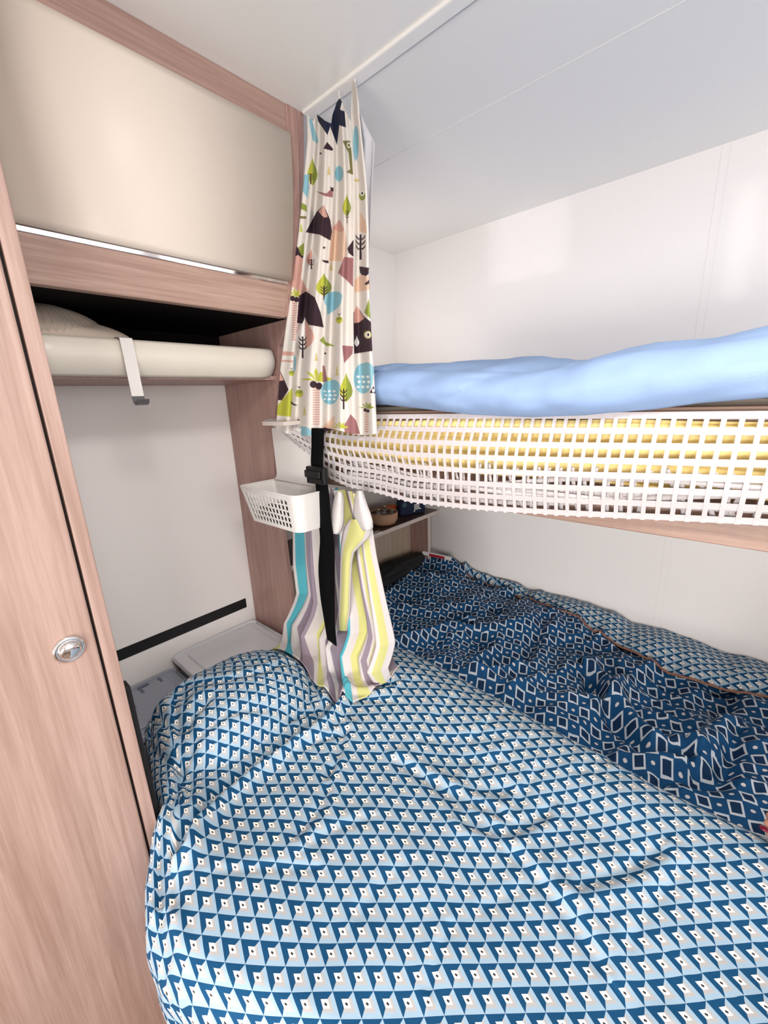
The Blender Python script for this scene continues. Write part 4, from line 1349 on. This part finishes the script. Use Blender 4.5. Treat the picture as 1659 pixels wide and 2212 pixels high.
paint_poly(B([(270, 1480), (235, 1600), (225, 1790), (290, 1795), (360, 1680), (300, 1540)]), BLK)
paint_poly(B([(265, 1480), (240, 1590), (310, 1580)]), PNK)
paint_poly(B([(400, 1660), (240, 1850), (215, 1950), (385, 1970), (400, 1800)]), LIM)
pear(550 + 475 / 4.917, 500 + 1720 / 4.917, 8.5)
paint_poly(B([(385, 1800), (420, 1830), (460, 1848), (420, 1850), (388, 1830)]), BLK)
pine(550 + 530 / 4.917, 500 + 1860 / 4.917, 18)
pine(550 + 325 / 4.917, 500 + 1990 / 4.917, 16)
star(550 + 465 / 4.917, 500 + 2005 / 4.917, 4)
ell(550 + 510 / 4.917, 500 + 2140 / 4.917, 20, 14, TEA)
paint_poly(B([(850, 1950), (700, 2100), (760, 2110), (860, 2120)]), PCH)
paint_poly(B([(700, 2110), (740, 2080), (860, 2110), (850, 2150), (700, 2150)]), BLK)
paint_poly(B([(1020, 1940), (950, 2060), (960, 2150), (1120, 2150), (1080, 2010)]), MAU)
palm(550 + 905 / 4.917, 500 + 2090 / 4.917, 20, LIM, 0, 0.1)

ct = thing('printed_curtain', (0.66, 0.75, 1.33), 'white childrens curtain printed with mountains, trees and ponds, gathered at the end of the bunk', 'curtain')
M['print'] = attr_mat('printed cotton')
co = grid('curtain_cloth', Xc, Yc, Zc, M['print'], ct, thick=0.0)
at_ = co.data.color_attributes.new('print', 'FLOAT_COLOR', 'POINT')
cols = np.concatenate([PW.reshape(-1, 3), np.ones((CU * CV, 1))], 1).astype(np.float32)
at_.data.foreach_set('color', cols.ravel())
md = co.modifiers.new('thickness', 'SOLIDIFY'); md.thickness = 0.0012; md.offset = 1
# lining showing beyond the right border
n1, n2 = 24, 60
S, T = np.meshgrid(np.linspace(0, 1, n1), np.linspace(0, 1, n2), indexing='ij')
vtop_ = 190 + 120 * S ** 1.3
V2 = vtop_ + (700 - vtop_) * T
edge_r = np.interp(V2, [170, 240, 305, 420, 560, 700], [770, 790, 810, 803, 798, 800])
U2 = 764 + (edge_r - 764) * S
xx2 = 0.688 + 0.006 * np.sin(S * 9)
r3 = np.einsum('ij,jnm->inm', ROT, np.stack([U2 - 829.5, 1106.0 - V2, np.full_like(U2, -900.0)]))
kk = xx2 / r3[0]
o = grid('lining', xx2, r3[1] * kk, 1.4 + r3[2] * kk, M['lining'], ct, thick=0.001)
tag(o, 'plain greyish white lining')
for (u_, v_) in ((664, 246), (733, 205), (766, 166)):
    p_ = at(u_, v_, 0, 0.672)
    MB().box((0.6705, p_[1] - 0.0015, 1.945), (0.6735, p_[1] + 0.0015, ZC - 0.004)).build('glider', M['white_plastic'], ct, bevel=0.001)

# ------------------------------------------------------------------ foot of a person sitting outside the frame
def skinned(name, chain, edges, mat, parent):
    me = bpy.data.meshes.new(name)
    org = WL[parent.name]
    me.from_pydata([Vector(c_[:3]) - org for c_ in chain], edges, [])
    o_ = bpy.data.objects.new(name, me)
    C.objects.link(o_)
    o_.parent = parent
    sk_ = o_.modifiers.new('skin', 'SKIN')
    for i_, c_ in enumerate(chain):
        me.skin_vertices[0].data[i_].radius = (c_[3], c_[4])
    me.skin_vertices[0].data[0].use_root = True
    sb_ = o_.modifiers.new('sub', 'SUBSURF'); sb_.levels = 2; sb_.render_levels = 2
    sk_.use_smooth_shade = True
    me.materials.append(mat)
    return o_
fz = 0.730
pe = thing('person', (0.79, -0.20, fz), 'bare foot of a seated person resting on the duvets at the right edge', 'person')
hx, hy = 0.798, -0.290
tx, ty = 0.766, -0.125
dx_, dy_ = (tx - hx), (ty - hy)
ln = math.hypot(dx_, dy_); dx_, dy_ = dx_ / ln, dy_ / ln
sx_, sy_ = dy_, -dx_
def fpnt(a_, b__, z_, r1, r2): return (hx + dx_ * a_ + sx_ * b__, hy + dy_ * a_ + sy_ * b__, fz + z_, r1, r2)
chain = [fpnt(0.02, 0, 0.045, .034, .040), fpnt(-0.01, 0, 0.028, .028, .028), fpnt(0.08, 0, 0.036, .034, .032), fpnt(0.14, 0, 0.026, .040, .024),
         fpnt(0.01, 0, 0.11, .030, .034), fpnt(-0.06, 0.01, 0.24, .044, .048), fpnt(-0.13, 0.02, 0.38, .052, .055)]
ed = [(0, 1), (0, 2), (2, 3), (0, 4), (4, 5), (5, 6)]
toes = [(-0.030, 0.052, .0125), (-0.011, 0.050, .009), (0.005, 0.044, .0085), (0.020, 0.036, .008), (0.033, 0.026, .0075)]
tips = []
for bb, ll, rr_ in toes:
    i0 = len(chain)
    chain.append(fpnt(0.160, bb * 0.9, 0.018, rr_, rr_))
    chain.append(fpnt(0.160 + ll * .55, bb, 0.015, rr_, rr_ * .9))
    chain.append(fpnt(0.160 + ll * .9, bb, 0.010, rr_ * .85, rr_ * .8))
    ed += [(3, i0), (i0, i0 + 1), (i0 + 1, i0 + 2)]
    tips.append((fpnt(0.160 + ll * .95, bb, 0.010 + rr_ * .8, 0, 0), rr_))
skinned('foot_and_lower_leg', chain, ed, M['skin'], pe)
for (p_, rr_) in tips[:1]:
    tag(MB().lathe([(rr_ * .48, -0.0005), (rr_ * .42, 0.0006), (rr_ * .15, 0.0012)], p_[:3], 12).build('toenail', M['nail'], pe, smooth=True), 'dark red toenail')
